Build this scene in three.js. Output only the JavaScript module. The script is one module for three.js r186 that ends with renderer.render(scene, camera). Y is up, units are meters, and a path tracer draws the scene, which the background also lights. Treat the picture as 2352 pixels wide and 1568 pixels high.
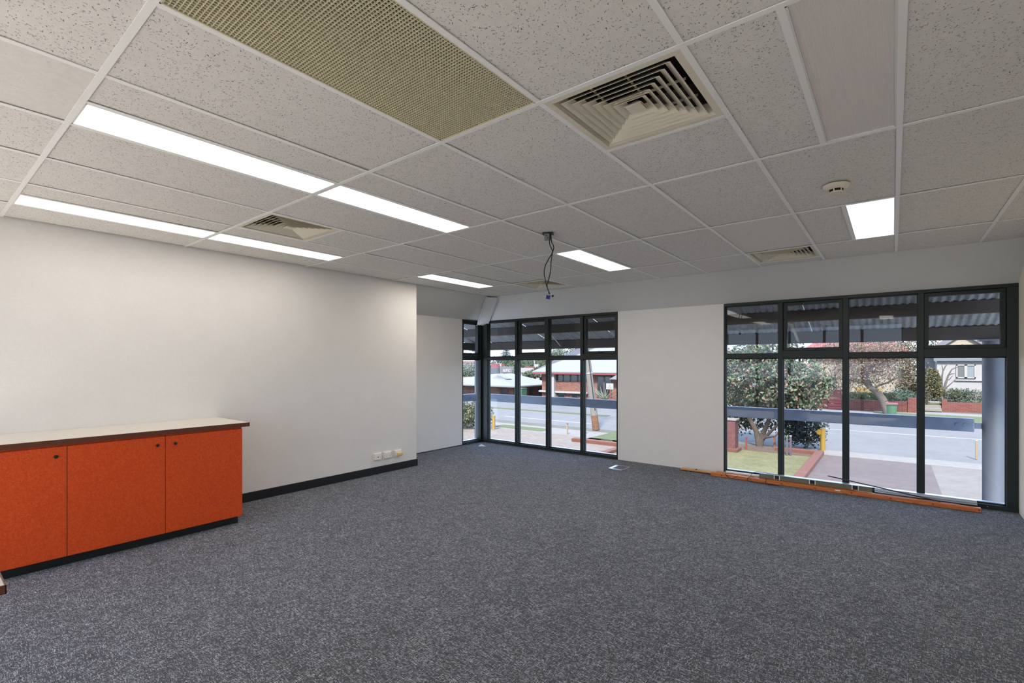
import * as THREE from 'three';
import { RoundedBoxGeometry } from 'three/addons/geometries/RoundedBoxGeometry.js';
import { mergeGeometries } from 'three/addons/utils/BufferGeometryUtils.js';
import { RectAreaLightUniformsLib } from 'three/addons/lights/RectAreaLightUniformsLib.js';

RectAreaLightUniformsLib.init();

// ---------------------------------------------------------------- camera, sky, sun, exposure
const EYE = new THREE.Vector3(1.7754, 1.43, 0.4836), FOCAL = 1112.4, CX = 1176, CY = 834.25, YAW = 0.6665;
const scene = new THREE.Scene();
const camera = new THREE.PerspectiveCamera((2 * Math.atan(784 / FOCAL) * 180) / Math.PI, 2352 / 1568, 0.05, 600);
camera.position.copy(EYE);
camera.rotation.y = YAW;
camera.setViewOffset(2352, 1568, 0, 784 - CY, 2352, 1568);
scene.add(camera);

const renderer = new THREE.WebGLRenderer({ antialias: true });
renderer.toneMapping = THREE.LinearToneMapping;
renderer.toneMappingExposure = 1.54;
renderer.shadowMap.enabled = true;

{ // hazy sky: pale at the horizon, blue overhead, the same all round
  const W = 16, H = 256, d = new Float32Array(W * H * 4);
  for (let y = 0; y < H; y++) {
    const up = Math.max(0, Math.sin(((y + 0.5) / H - 0.5) * Math.PI)), t = Math.pow(up, 0.55);
    for (let x = 0; x < W; x++) {
      const o = (y * W + x) * 4;
      d[o] = 2.0 * (1 - t) + 1.1 * t; d[o + 1] = 2.35 * (1 - t) + 1.7 * t; d[o + 2] = 2.9 * (1 - t) + 2.9 * t; d[o + 3] = 1;
    }
  }
  const sky = new THREE.DataTexture(d, W, H, THREE.RGBAFormat, THREE.FloatType);
  sky.mapping = THREE.EquirectangularReflectionMapping;
  sky.magFilter = THREE.LinearFilter;
  sky.needsUpdate = true;
  scene.background = sky;
}
const sun = new THREE.DirectionalLight(new THREE.Color(1.0, 0.94, 0.85), 11.5);
sun.position.set(8, 28, 13);
sun.target.position.set(0, 0, -12);
sun.castShadow = true;
sun.shadow.radius = 16;
Object.assign(sun.shadow.camera, { left: -45, right: 45, top: 45, bottom: -45, near: 1, far: 140 });
sun.shadow.mapSize.set(2048, 2048);
scene.add(sun, sun.target);

const LAMP_COLOR = new THREE.Color(1.0, 0.91, 0.8), GLOW = 1.5;

// ---------------------------------------------------------------- small helpers
function rng(seed) {
  let s = seed | 0;
  return () => { s = (s + 0x6d2b79f5) | 0; let t = Math.imul(s ^ (s >>> 15), 1 | s); t = (t + Math.imul(t ^ (t >>> 7), 61 | t)) ^ t; return ((t ^ (t >>> 14)) >>> 0) / 4294967296; };
}
const R = rng(20240611), rr = (a, b) => a + (b - a) * R();
const V = (x, y, z) => new THREE.Vector3(x, y, z);
// a pixel of the 2352 x 1568 frame gives a direction only; depth comes from what it touches
const COS = Math.cos(YAW), SIN = Math.sin(YAW);
function ray(u, v) { const a = (u - CX) / FOCAL, b = -(v - CY) / FOCAL; return V(COS * a - SIN, b, -SIN * a - COS); }
const AT = (u, v, depth) => EYE.clone().addScaledVector(ray(u, v), depth);
const onY = (u, v, y) => { const d = ray(u, v); return EYE.clone().addScaledVector(d, (y - EYE.y) / d.y); };
const GY = -1.37;                                     // level of the street outside, below the room's floor
const G = (u, v) => onY(u, v, GY);

const used = {};
function numbered(name) { const n = used[name] = (used[name] ?? -1) + 1; return n ? name + '_' + String(n).padStart(3, '0') : name; }
function shadows(o) { o.castShadow = true; o.receiveShadow = true; return o; }
function mesh(name, geo, m, parent) { const o = shadows(new THREE.Mesh(geo, m)); o.name = name; if (parent) parent.add(o); return o; }
function part(name, geo, m, parent) { return mesh(name, Array.isArray(geo) ? join(geo) : geo, m, parent); }
function tag(o, label, category, group) { o.userData.label = label; o.userData.category = category; if (group) o.userData.group = group; return o; }
function thing(name, label, category, p = [0, 0, 0], turn = 0, group) {
  const o = new THREE.Group(); o.name = numbered(name); o.position.set(...p); o.rotation.y = turn; scene.add(o); return tag(o, label, category, group);
}
function single(name, label, category, geo, m, group) { const o = part(numbered(name), geo, m); scene.add(o); return tag(o, label, category, group); }
function struct(name, geo, m, label, category) {
  const o = geo ? part(name, geo, m) : new THREE.Group();
  o.name = name; o.userData.kind = 'structure'; o.userData.label = label; o.userData.category = category; scene.add(o); return o;
}
function join(list) {
  const same = list.map((g) => { const n = g.index ? g.toNonIndexed() : g.clone(); for (const k of Object.keys(n.attributes)) if (!['position', 'normal', 'uv'].includes(k)) n.deleteAttribute(k); if (!n.attributes.uv) n.setAttribute('uv', new THREE.BufferAttribute(new Float32Array(n.attributes.position.count * 2), 2)); return n; });
  return mergeGeometries(same);
}
// uv in metres (divided by s), taken from the side of the thing each face lies on
function triUV(g, s = 1, du = 0, dv = 0) {
  const n = g.index ? g.toNonIndexed() : g, p = n.attributes.position, q = n.attributes.normal, uv = new Float32Array(p.count * 2);
  for (let i = 0; i < p.count; i += 3) {
    let ax = 0, ay = 0, az = 0;
    for (let k = i; k < i + 3; k++) { ax += Math.abs(q.getX(k)); ay += Math.abs(q.getY(k)); az += Math.abs(q.getZ(k)); }
    for (let k = i; k < i + 3; k++) {
      const x = p.getX(k), y = p.getY(k), z = p.getZ(k);
      const [a, b] = ay >= ax && ay >= az ? [x, z] : ax >= az ? [z, y] : [x, y];
      uv[k * 2] = a / s + du; uv[k * 2 + 1] = b / s + dv;
    }
  }
  n.setAttribute('uv', new THREE.BufferAttribute(uv, 2));
  return n;
}
function box(x0, x1, y0, y1, z0, z1, s = 1, du = 0, dv = 0) {
  const g = new THREE.BoxGeometry(Math.abs(x1 - x0), Math.abs(y1 - y0), Math.abs(z1 - z0));
  g.translate((x0 + x1) / 2, (y0 + y1) / 2, (z0 + z1) / 2);
  return triUV(g, s, du, dv);
}
function rbox(x0, x1, y0, y1, z0, z1, r = 0.003, s = 1, du = 0, dv = 0) {
  const g = new RoundedBoxGeometry(Math.abs(x1 - x0), Math.abs(y1 - y0), Math.abs(z1 - z0), 2, r);
  g.translate((x0 + x1) / 2, (y0 + y1) / 2, (z0 + z1) / 2);
  return triUV(g, s, du, dv);
}
// a closed solid between a polygon (points in order) and the same polygon moved by off
function prism(pts, off, s = 1) {
  const n = pts.length, top = pts.map((p) => p.clone().add(off)), pos = [];
  const tri = (a, b, c) => pos.push(a.x, a.y, a.z, b.x, b.y, b.z, c.x, c.y, c.z);
  const nrm = V(0, 0, 0).crossVectors(pts[1].clone().sub(pts[0]), pts[2].clone().sub(pts[0]));
  const flip = nrm.dot(off) > 0;
  const T = (a, b, c) => (flip ? tri(a, c, b) : tri(a, b, c));
  for (let i = 1; i < n - 1; i++) { T(pts[0], pts[i], pts[i + 1]); T(top[0], top[i + 1], top[i]); }
  for (let i = 0; i < n; i++) { const j = (i + 1) % n; T(pts[i], top[i], top[j]); T(pts[i], top[j], pts[j]); }
  const g = new THREE.BufferGeometry();
  g.setAttribute('position', new THREE.BufferAttribute(new Float32Array(pos), 3));
  g.computeVertexNormals();
  return triUV(g, s);
}
function tube(points, r, seg = 24, sides = 8) { return new THREE.TubeGeometry(new THREE.CatmullRomCurve3(points), seg, r, sides, false); }
function bar(a, b, w, h) { // a straight bar between two points
  const d = b.clone().sub(a), L = d.length(), g = new THREE.BoxGeometry(L, h, w);
  g.applyQuaternion(new THREE.Quaternion().setFromUnitVectors(V(1, 0, 0), d.normalize()));
  g.translate((a.x + b.x) / 2, (a.y + b.y) / 2, (a.z + b.z) / 2);
  return g;
}
function rod(a, b, r0, r1 = r0, sides = 12) {
  const d = b.clone().sub(a), L = d.length(), g = new THREE.CylinderGeometry(r1, r0, L, sides);
  g.applyQuaternion(new THREE.Quaternion().setFromUnitVectors(V(0, 1, 0), d.normalize()));
  g.translate((a.x + b.x) / 2, (a.y + b.y) / 2, (a.z + b.z) / 2);
  return g;
}

// ---------------------------------------------------------------- textures
function noiseGrid(n, seed) { const q = rng(seed), a = new Float32Array(n * n); for (let i = 0; i < a.length; i++) a[i] = q(); return (x, y) => { const ix = Math.floor(x), iy = Math.floor(y), fx = x - ix, fy = y - iy, sx = fx * fx * (3 - 2 * fx), sy = fy * fy * (3 - 2 * fy), w = (i, j) => a[(((j % n) + n) % n) * n + (((i % n) + n) % n)]; return (w(ix, iy) * (1 - sx) + w(ix + 1, iy) * sx) * (1 - sy) + (w(ix, iy + 1) * (1 - sx) + w(ix + 1, iy + 1) * sx) * sy; }; }
function tex(w, h, fill, srgb = true) {
  const d = new Uint8Array(w * h * 4), c = [0, 0, 0];
  for (let y = 0, o = 0; y < h; y++) for (let x = 0; x < w; x++, o += 4) { fill(x, y, c); d[o] = Math.max(0, Math.min(255, c[0])); d[o + 1] = Math.max(0, Math.min(255, c[1])); d[o + 2] = Math.max(0, Math.min(255, c[2])); d[o + 3] = 255; }
  const t = new THREE.DataTexture(d, w, h, THREE.RGBAFormat);
  t.magFilter = THREE.LinearFilter; t.minFilter = THREE.LinearMipmapLinearFilter; t.generateMipmaps = true; t.wrapS = t.wrapT = THREE.RepeatWrapping;
  if (srgb) t.colorSpace = THREE.SRGBColorSpace;
  t.needsUpdate = true;
  return t;
}
function canvasTex(w, h, draw) {
  const c = document.createElement('canvas'); c.width = w; c.height = h; draw(c.getContext('2d'), w, h);
  const t = new THREE.CanvasTexture(c); t.colorSpace = THREE.SRGBColorSpace; t.wrapS = t.wrapT = THREE.RepeatWrapping; return t;
}
// two tones mixed by layered noise; freq = cells per tile of the texture
function mottle(size, a, b, freqs, seed, contrast = 1) {
  const ns = freqs.map(([f], k) => noiseGrid(f, seed + k * 17)), ws = freqs.map(([, w]) => w), sum = ws.reduce((p, q) => p + q);
  return tex(size, size, (x, y, c) => {
    let v = 0; for (let k = 0; k < ns.length; k++) v += ws[k] * ns[k]((x / size) * freqs[k][0], (y / size) * freqs[k][0]);
    v = Math.max(0, Math.min(1, 0.5 + (v / sum - 0.5) * 1.8 * contrast));
    for (let k = 0; k < 3; k++) c[k] = a[k] + (b[k] - a[k]) * v;
  });
}
const std = (o) => new THREE.MeshStandardMaterial({ roughness: 0.8, metalness: 0, ...o });
const phys = (o) => new THREE.MeshPhysicalMaterial({ roughness: 0.5, metalness: 0, ...o });
const lin = (r, g, b) => new THREE.Color().setRGB(r, g, b);

// carpet: woven charcoal yarn with pale flecks running both ways, one texture is 2 m
let carpetBump;
const carpetTex = (() => {
  const N = 2048, v = new Float32Array(N * N).fill(0.3), q = rng(71);
  const patch = noiseGrid(48, 5), patch2 = noiseGrid(12, 9);
  for (let k = 0; k < 150000; k++) {
    const x = Math.floor(q() * N), y = Math.floor(q() * N), along = q() < 0.62;
    const m = patch((x / N) * 48, (y / N) * 48) * 0.65 + patch2((x / N) * 12, (y / N) * 12) * 0.35;
    const L = 6 + Math.floor(q() * 16), T = 2 + Math.floor(q() * 2);
    const tone = q() < 0.28 + 0.34 * m ? 0.5 + 0.5 * q() : 0.06 + 0.24 * q();
    for (let i = 0; i < L; i++) for (let j = 0; j < T; j++) {
      const xx = (x + (along ? i : j)) & (N - 1), yy = (y + (along ? j : i)) & (N - 1), e = i === 0 || i === L - 1 ? 0.5 : 0.85;
      v[yy * N + xx] = v[yy * N + xx] * (1 - e) + tone * e;
    }
  }
  carpetBump = tex(N, N, (x, y, c) => { c[0] = c[1] = c[2] = v[y * N + x] * 255; }, false);
  return tex(N, N, (x, y, c) => { const t = Math.pow(v[y * N + x], 1.25); c[0] = 52 + 158 * t; c[1] = 55 + 159 * t; c[2] = 61 + 163 * t; });
})();
// mineral-fibre ceiling tile: off-white with short fissures and pin holes, one texture is 1.2 m
function fissured(seed, marks, pins, deep) {
  const N = 2048, v = new Float32Array(N * N), q = rng(seed), g1 = noiseGrid(512, seed + 1), g2 = noiseGrid(64, seed + 2);
  const dot = (cx, cy, r, dark) => { for (let j = -Math.ceil(r); j <= r; j++) for (let i = -Math.ceil(r); i <= r; i++) { const d = Math.hypot(i, j); if (d > r + 0.5) continue; const o = (((cy + j) & (N - 1)) * N) + ((cx + i) & (N - 1)); v[o] = Math.max(v[o], dark * Math.min(1, r + 0.5 - d)); } };
  for (let k = 0; k < marks; k++) {
    let x = q() * N, y = q() * N, a = (q() - 0.5) * 2.2 + (q() < 0.3 ? 1.4 : 0); const L = 4 + q() * q() * 20, w = 0.7 + q() * 1.3, dk = deep * (0.45 + 0.55 * q());
    for (let s = 0; s < L; s += 0.8) { dot(Math.floor(x), Math.floor(y), w * (0.6 + 0.4 * Math.sin((s / L) * Math.PI)), dk); x += Math.cos(a) * 0.8; y += Math.sin(a) * 0.8; a += (q() - 0.5) * 0.5; }
  }
  for (let k = 0; k < pins; k++) dot(Math.floor(q() * N), Math.floor(q() * N), 0.4 + q() * 0.7, deep * (0.25 + 0.4 * q()));
  const bump = tex(N / 2, N / 2, (x, y, c) => { c[0] = c[1] = c[2] = 255 * (1 - v[y * 2 * N + x * 2]); }, false);
  const map = tex(N, N, (x, y, c) => { const t = 1 - 0.74 * v[y * N + x], n = (g1(x / 4, y / 4) - 0.5) * 9 + (g2(x / 32, y / 32) - 0.5) * 6; c[0] = (233 + n) * t; c[1] = (229 + n) * t; c[2] = (224 + n) * (t * 0.97 + 0.03); });
  return { map, bump };
}
const tileA = fissured(11, 5200, 9000, 1), tileB = fissured(23, 300, 12000, 0.35);

const M = {};
M.tile = std({ map: tileA.map, bumpMap: tileA.bump, bumpScale: 0.0012, roughness: 0.95 });
M.tileSmooth = std({ map: tileB.map, bumpMap: tileB.bump, bumpScale: 0.0006, roughness: 0.95 });
M.tee = std({ color: 0xfbfaf7, roughness: 0.4 });
M.carpet = std({ map: carpetTex, bumpMap: carpetBump, bumpScale: 0.003, roughness: 1 });
const wallTex = mottle(512, [223, 220, 216], [229, 226, 222], [[256, 2], [64, 1], [8, 1]], 31);
M.wall = std({ map: wallTex, roughness: 0.62 });
M.wallCream = std({ color: 0xece4d2, roughness: 0.6 });
M.soffit = std({ map: wallTex, color: 0xf4f6f6, roughness: 0.7 });
M.frame = std({ color: 0x0b1a16, roughness: 0.55 });
M.frameSash = std({ color: 0x0c1c17, roughness: 0.55 });
M.glass = phys({ color: 0xffffff, transmission: 1, roughness: 0, thickness: 0, ior: 1.5, specularIntensity: 0.3 });
M.black = std({ color: 0x101116, roughness: 0.42 });
M.rubber = std({ color: 0x0e0e10, roughness: 0.55 });
M.plastic = std({ color: 0xeeeae2, roughness: 0.35 });
M.screw = std({ color: 0xc9c7c0, roughness: 0.3, metalness: 0.8 });
M.dark = std({ color: 0x1a1714, roughness: 0.9 });
M.plenum = std({ color: 0x3d3325, roughness: 0.95 });
M.duct = std({ color: 0x7d7c78, roughness: 0.7 });
M.cream = std({ color: 0xe6dfcb, roughness: 0.5 });
M.grille = std({ color: 0xdcd4b4, roughness: 0.5 });
M.whiteMetal = std({ color: 0xe8e7e3, roughness: 0.4 });
M.lampGlow = std({ color: 0xffffff, emissive: new THREE.Color(1, 0.985, 0.96), emissiveIntensity: GLOW, roughness: 0.4 });
M.alu = std({ color: 0xc3c8cf, roughness: 0.32, metalness: 0.85 });
M.galv = std({ color: 0x8d8f8c, roughness: 0.45, metalness: 0.7 });

// ---------------------------------------------------------------- room shell
const CEIL = 2.53, XL = -3.47, XR = 2.72, ZW = -6.15, XREC = -4.14, ZB = 3.2, ZEND = -4.02, HEAD = 2.2, ZEDGE = -5.62;
struct('floor', [box(-4.3, 2.9, -0.15, 0, ZW - 0.12, ZB + 0.15, 2)], M.carpet, 'dark blue grey woven carpet with pale flecks', 'carpet');
struct('floor_bounce', [box(-3.46, 2.71, 0, 0.004, 1.2, ZB, 1.2)], std({ map: mottle(256, [214, 208, 198], [226, 221, 212], [[64, 1], [16, 1]], 33), roughness: 0.5 }), 'unseen pale floor strip added to bounce sun onto the ceiling', 'floor');  // unseen pale strip, added so sunlight bounces up to the ceiling
struct('wall_left', [box(-4.3, XL, 0, 2.72, ZEND, ZB, 0.9)], M.wall, 'long plain white wall behind the orange cabinet', 'wall');
struct('wall_recess', [box(-4.3, XREC, 0, 2.72, -5.63, ZEND, 0.9)], M.wall, 'short white wall stepping back beside the corner window', 'wall');
struct('wall_front', [box(-1.44, 0.05, 0, HEAD, ZW - 0.1, ZW, 0.9)], M.wall, 'white wall between the two groups of windows', 'wall');
struct('wall_header', [box(-4.3, 2.9, HEAD, 2.72, ZW - 0.12, ZW, 0.9), box(-4.3, XREC, HEAD, 2.72, ZW, -5.63, 0.9)], M.wall, 'band of wall over the window heads', 'wall');
struct('wall_right', [box(XR, 2.9, 0, 2.72, ZW - 0.12, ZB, 0.9)], M.wallCream, 'cream wall meeting the tall window frame', 'wall');
struct('wall_back', [box(-4.3, -3.2, 0, 2.72, ZB, ZB + 0.15, 0.9), box(1.98, 2.9, 0, 2.72, ZB, ZB + 0.15, 0.9), box(-3.2, 1.98, 2.5, 2.72, ZB, ZB + 0.15, 0.9)], M.wall, 'plain white wall opposite the windows', 'wall');
struct('roof_slab', [box(-4.6, 3.2, 2.72, 2.95, ZW - 0.12, ZB + 0.15, 1)], M.dark, 'roof over the room', 'roof');
{
  const A = V(XL, CEIL, ZEND), B = V(XL, CEIL, ZEDGE), C = V(XREC, HEAD, ZW), D = V(XREC, HEAD, ZEND), E1 = V(XR, CEIL, ZEDGE), F = V(XR, HEAD, ZW), up = V(0, 0.2, 0);
  struct('trim_1', [prism([A, B, C, D], up, 0.9)], M.soffit, 'raked white bulkhead over the recessed wall', 'bulkhead');
  struct('trim_2', [prism([B, E1, F, C], up, 0.9)], M.soffit, 'raked white bulkhead above the long run of windows', 'bulkhead');
  const h = C.clone().sub(B), p = V(0.62, 0, -0.785), dn = V(0, -0.085, 0), hl = h.clone().normalize();
  const q = (o, s) => o.clone().addScaledVector(p, s).add(dn).addScaledVector(hl, o === B ? -0.12 : 0);
  const strip = (a, b, d) => prism([q(B, a).addScaledVector(V(0, 1, 0), -d), q(B, b).addScaledVector(V(0, 1, 0), -d), q(C, b).addScaledVector(V(0, 1, 0), -d), q(C, a).addScaledVector(V(0, 1, 0), -d)], V(0, 0.04, 0), 0.9);
  struct('trim_3', [prism([q(B, -0.085), q(B, 0.085), q(C, 0.085), C.clone().add(dn).addScaledVector(hl, 0.07), q(C, -0.085)], V(0, 0.02, 0), 0.9), strip(-0.102, -0.088, 0.004), strip(0.088, 0.102, 0.004)], M.soffit, 'flat white cover strip down the corner of the bulkheads', 'cover strip');
  struct('baseboard_left', [rbox(XL, XL + 0.014, 0, 0.095, ZEND - 0.013, -1.36, 0.003), rbox(XREC, XL + 0.014, 0, 0.095, ZEND - 0.014, ZEND, 0.003), box(XL, XL + 0.014, 0, 0.095, 0.4, ZB)], M.black, 'black skirting board along the white wall', 'skirting');
  struct('baseboard_recess', [box(XREC, XREC + 0.004, 0, 0.012, -5.63, ZEND)], M.black, 'thin black line at the foot of the recessed wall', 'skirting');
}

// ---------------------------------------------------------------- ceiling grid: tees and tiles
const gx = (i) => i * 0.6, gz = (j) => -j * 1.2;
const ceiling = struct('ceiling', null, null, 'suspended ceiling of fissured white tiles in a metal grid', 'ceiling');
const I0 = XL / 0.6, I1 = XR / 0.6, J1 = -ZEDGE / 1.2, J0 = -ZB / 1.2;
const halves = []; // [i0, i1, j0, j1] modules that hold a lamp, a grille or a vent
const lampsLit = [[-2, -1.5, 0, 1], [-2, -1.5, 1, 2], [-5, -4.5, 0, 1], [-5, -4.5, 1, 2], [-5, -4.5, 3, 4], [-1.5, -1, 3, 4], [2.5, 3, 3, 4], [-2, -1.5, -2, -1], [-5, -4.5, -2, -1], [2.5, 3, -2, -1]];
const lampPower = [2.4, 4, 2.2, 3, 8, 8.5, 9, 3, 2.5, 4]; // output set per panel, far ones raised to even out the room
const lampsOff = [[2.5, 3, 1, 2]];
const vents = [[1, 2, 1, 1.5], [-4, -3, 1, 1.5], [-4, -3, 4, 4.5], [1, 2, 4, 4.5]];
const grilles = [[0, 1, 0, 1]];
halves.push(...lampsLit, ...lampsOff, ...vents, ...grilles);
{
  const smooth = [[-2, -1, -1, 0], [1, 2, 3, 4]];
  const addTile = (i0, i1, j0, j1, sm) => {
    const x0 = Math.max(gx(i0), XL + 0.012) + 0.004, x1 = Math.min(gx(i1), XR - 0.004) - 0.004, z0 = Math.max(gz(j1), ZEDGE + 0.014) + 0.004, z1 = Math.min(gz(j0), ZB - 0.004) - 0.004;
    if (x1 - x0 < 0.03 || z1 - z0 < 0.03) return;
    const w = x1 - x0, l = z1 - z0, g = triUV(new THREE.BoxGeometry(w, 0.014, l), 1.2, R(), R());
    if (R() < 0.5) { const uv = g.attributes.uv; for (let k = 0; k < uv.count; k++) uv.setXY(k, uv.getY(k), uv.getX(k)); }
    const t = part('tile', g, sm ? M.tileSmooth : M.tile, ceiling);
    t.position.set((x0 + x1) / 2, CEIL + 0.0115 + R() * 0.0015, (z0 + z1) / 2);
    t.rotation.set((R() - 0.45) * 0.006, 0, (R() - 0.5) * 0.008);
    t.position.y += Math.abs(t.rotation.x) * l / 2 + Math.abs(t.rotation.z) * w / 2;
  };
  const cut = (lo, hi, list) => [...new Set([lo, hi, ...list.filter((x) => x > lo && x < hi)])].sort((a, b) => a - b);
  const tee = 0.012, A = (i, j0, j1) => part('tee_rail', box(gx(i) - tee, gx(i) + tee, CEIL + 0.0008, CEIL + 0.0038, Math.max(gz(j1), ZEDGE) + tee * 0.9, Math.min(gz(j0), ZB) - tee * 0.9), M.tee, ceiling);
  for (let j = Math.floor(J0); j < J1; j++) {
    if (j > J0 && j < J1) part('tee_rail', box(XL, XR, CEIL, CEIL + 0.003, gz(j) - tee, gz(j) + tee), M.tee, ceiling);
    for (let i = Math.floor(I0); i < I1; i++) {
      const inside = halves.filter(([a, b, c, d]) => a >= i && b <= i + 1 && c >= j && d <= j + 1);
      if (i > I0) A(i, Math.max(j, J0), Math.min(j + 1, J1));
      if (inside.length) {
        const [a, b, c, d] = inside[0];
        if (a > i) { A(a, j, j + 1); addTile(i, a, j, j + 1); }
        if (b < i + 1) { A(b, j, j + 1); addTile(b, i + 1, j, j + 1); }
        if (d < j + 1) { part('tee_rail', box(gx(i) + tee, gx(i + 1) - tee, CEIL, CEIL + 0.003, gz(d) - tee, gz(d) + tee), M.tee, ceiling); addTile(i, i + 1, d, Math.min(j + 1, J1)); }
        continue;
      }
      const a = Math.max(i, I0), b = Math.min(i + 1, I1), c = Math.max(j, J0), d = Math.min(j + 1, J1);
      addTile(a, b, c, d, smooth.some(([p, q, r, s]) => p === i && r === j));
    }
  }
}

// ---------------------------------------------------------------- ceiling lamps
const lampLabels = [
  'lit long ceiling panel light two tiles from the eggcrate grille', 'lit ceiling panel light end to end with the one beside the eggcrate grille', 'lit panel light along the white wall above the orange cabinet',
  'lit panel light along the white wall beside a square air vent', 'lit panel light close to the corner where the bulkheads meet', 'lit panel light just behind the hanging black cables', 'lit short looking panel light next to the smoke detector',
  'lit panel light over the white counter', 'lit panel light along the wall past the end of the orange cabinet', 'lit panel light near the cream wall',
];
function lamp([i0, i1, j0, j1], label, on, power) {
  const x0 = gx(i0) + 0.012, x1 = gx(i1) - 0.012, z0 = gz(j1) + 0.012, z1 = gz(j0) - 0.012, cx = (x0 + x1) / 2, cz = (z0 + z1) / 2, w = x1 - x0, l = z1 - z0;
  const t = thing('ceiling_light', label, 'ceiling light', [cx, CEIL, cz], 0, on ? 'lit ceiling panel lights' : undefined);
  const f = 0.007;
  part('frame', [box(-w / 2, -w / 2 + f, 0.001, 0.012, -l / 2, l / 2), box(w / 2 - f, w / 2, 0.001, 0.012, -l / 2, l / 2), box(-w / 2, w / 2, 0.001, 0.012, -l / 2, -l / 2 + f), box(-w / 2, w / 2, 0.001, 0.012, l / 2 - f, l / 2)], M.whiteMetal, t);
  part('housing', [box(-w / 2, w / 2, 0.07, 0.075, -l / 2, l / 2), box(-w / 2, -w / 2 + 0.002, 0.012, 0.07, -l / 2, l / 2), box(w / 2 - 0.002, w / 2, 0.012, 0.07, -l / 2, l / 2), box(-w / 2, w / 2, 0.012, 0.07, -l / 2, -l / 2 + 0.002), box(-w / 2, w / 2, 0.012, 0.07, l / 2 - 0.002, l / 2)], M.whiteMetal, t);
  part('diffuser', box(-w / 2 + f, w / 2 - f, 0.006, 0.009, -l / 2 + f, l / 2 - f, 0.3), on ? M.lampGlow : M.prism, t);
  if (on) {
    const a = new THREE.RectAreaLight(LAMP_COLOR, power, w - 2 * f, l - 2 * f);
    a.name = 'panel_light'; a.rotation.x = -Math.PI / 2; a.position.set(0, 0.004, 0); t.add(a);
  }
}
{
  const N = 512, prismB = tex(N, N, (x, y, c) => { const a = ((x % 8) - 3.5) / 4, b = ((y % 8) - 3.5) / 4; c[0] = c[1] = c[2] = 255 * Math.max(0, 1 - Math.max(Math.abs(a), Math.abs(b))); }, false);
  const prismC = tex(N, N, (x, y, c) => { const a = (x % 8) < 1 || (y % 8) < 1; c[0] = a ? 224 : 248; c[1] = a ? 216 : 242; c[2] = a ? 210 : 237; });
  M.prism = std({ map: prismC, bumpMap: prismB, bumpScale: 0.002, roughness: 0.35 });
}
lampsLit.forEach((m, k) => lamp(m, lampLabels[k], true, lampPower[k]));
lamp(lampsOff[0], 'unlit ceiling panel light with a dimpled diffuser', false);

// ---------------------------------------------------------------- four-way air diffusers
function ringGeo(a, ya, b, yb, th = 0.0022) { // four sloped blades from half size a at height ya out to half size b at yb
  const P = (s, y, k) => V([-s, s, s, -s][k], y, [-s, -s, s, s][k]), out = [];
  for (let k = 0; k < 4; k++) { const m = (k + 1) % 4; out.push(prism([P(a, ya, k), P(a, ya, m), P(b, yb, m), P(b, yb, k)], V(0, th, 0))); }
  return out;
}
const ventLabels = ['large square air vent with nested louvres beside the eggcrate grille', 'square air vent beside the panel light along the white wall', 'square air vent behind the hanging black cables', 'square air vent against the bulkhead near the smoke detector'];
function vent([i0, i1, j0, j1], label, k) {
  const t = thing('air_vent', label, 'air vent', [(gx(i0) + gx(i1)) / 2, CEIL, (gz(j0) + gz(j1)) / 2], 0, 'square ceiling air vents');
  const S = 0.288;
  part('frame', [box(-S, S, 0.001, 0.008, -S, -S + 0.028), box(-S, S, 0.001, 0.008, S - 0.028, S), box(-S, -S + 0.028, 0.001, 0.008, -S + 0.028, S - 0.028), box(S - 0.028, S, 0.001, 0.008, -S + 0.028, S - 0.028), ...ringGeo(S - 0.026, 0.006, S - 0.05, 0.05)], M.cream, t);
  const n = 7;
  for (let q = 0; q < n; q++) {
    const b = 0.235 - q * 0.0325;
    part('louvre', ringGeo(b, 0.002 + q * 0.0005, Math.max(0.006, b - 0.036), 0.031 + q * 0.0005), M.cream, t);
  }
  part('centre_cap', [prism([V(-0.034, 0.004, -0.034), V(0.034, 0.004, -0.034), V(0.034, 0.004, 0.034), V(-0.034, 0.004, 0.034)], V(0, 0.003, 0))], M.cream, t);
  for (const s of [-0.1, 0.05]) for (const d of [0, 1]) part('louvre_stay', d ? box(-0.23, 0.23, 0.024, 0.034, s - 0.0012, s + 0.0012) : box(s - 0.0012, s + 0.0012, 0.024, 0.034, -0.23, 0.23), M.cream, t);
  part('duct_box', [box(-S, S, 0.2, 0.205, -S, S), box(-S, -S + 0.004, 0.01, 0.2, -S, S), box(S - 0.004, S, 0.01, 0.2, -S, S), box(-S, S, 0.01, 0.2, -S, -S + 0.004), box(-S, S, 0.01, 0.2, S - 0.004, S)], M.duct, t);
}
vents.forEach((v, k) => vent(v, ventLabels[k], k));

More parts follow.
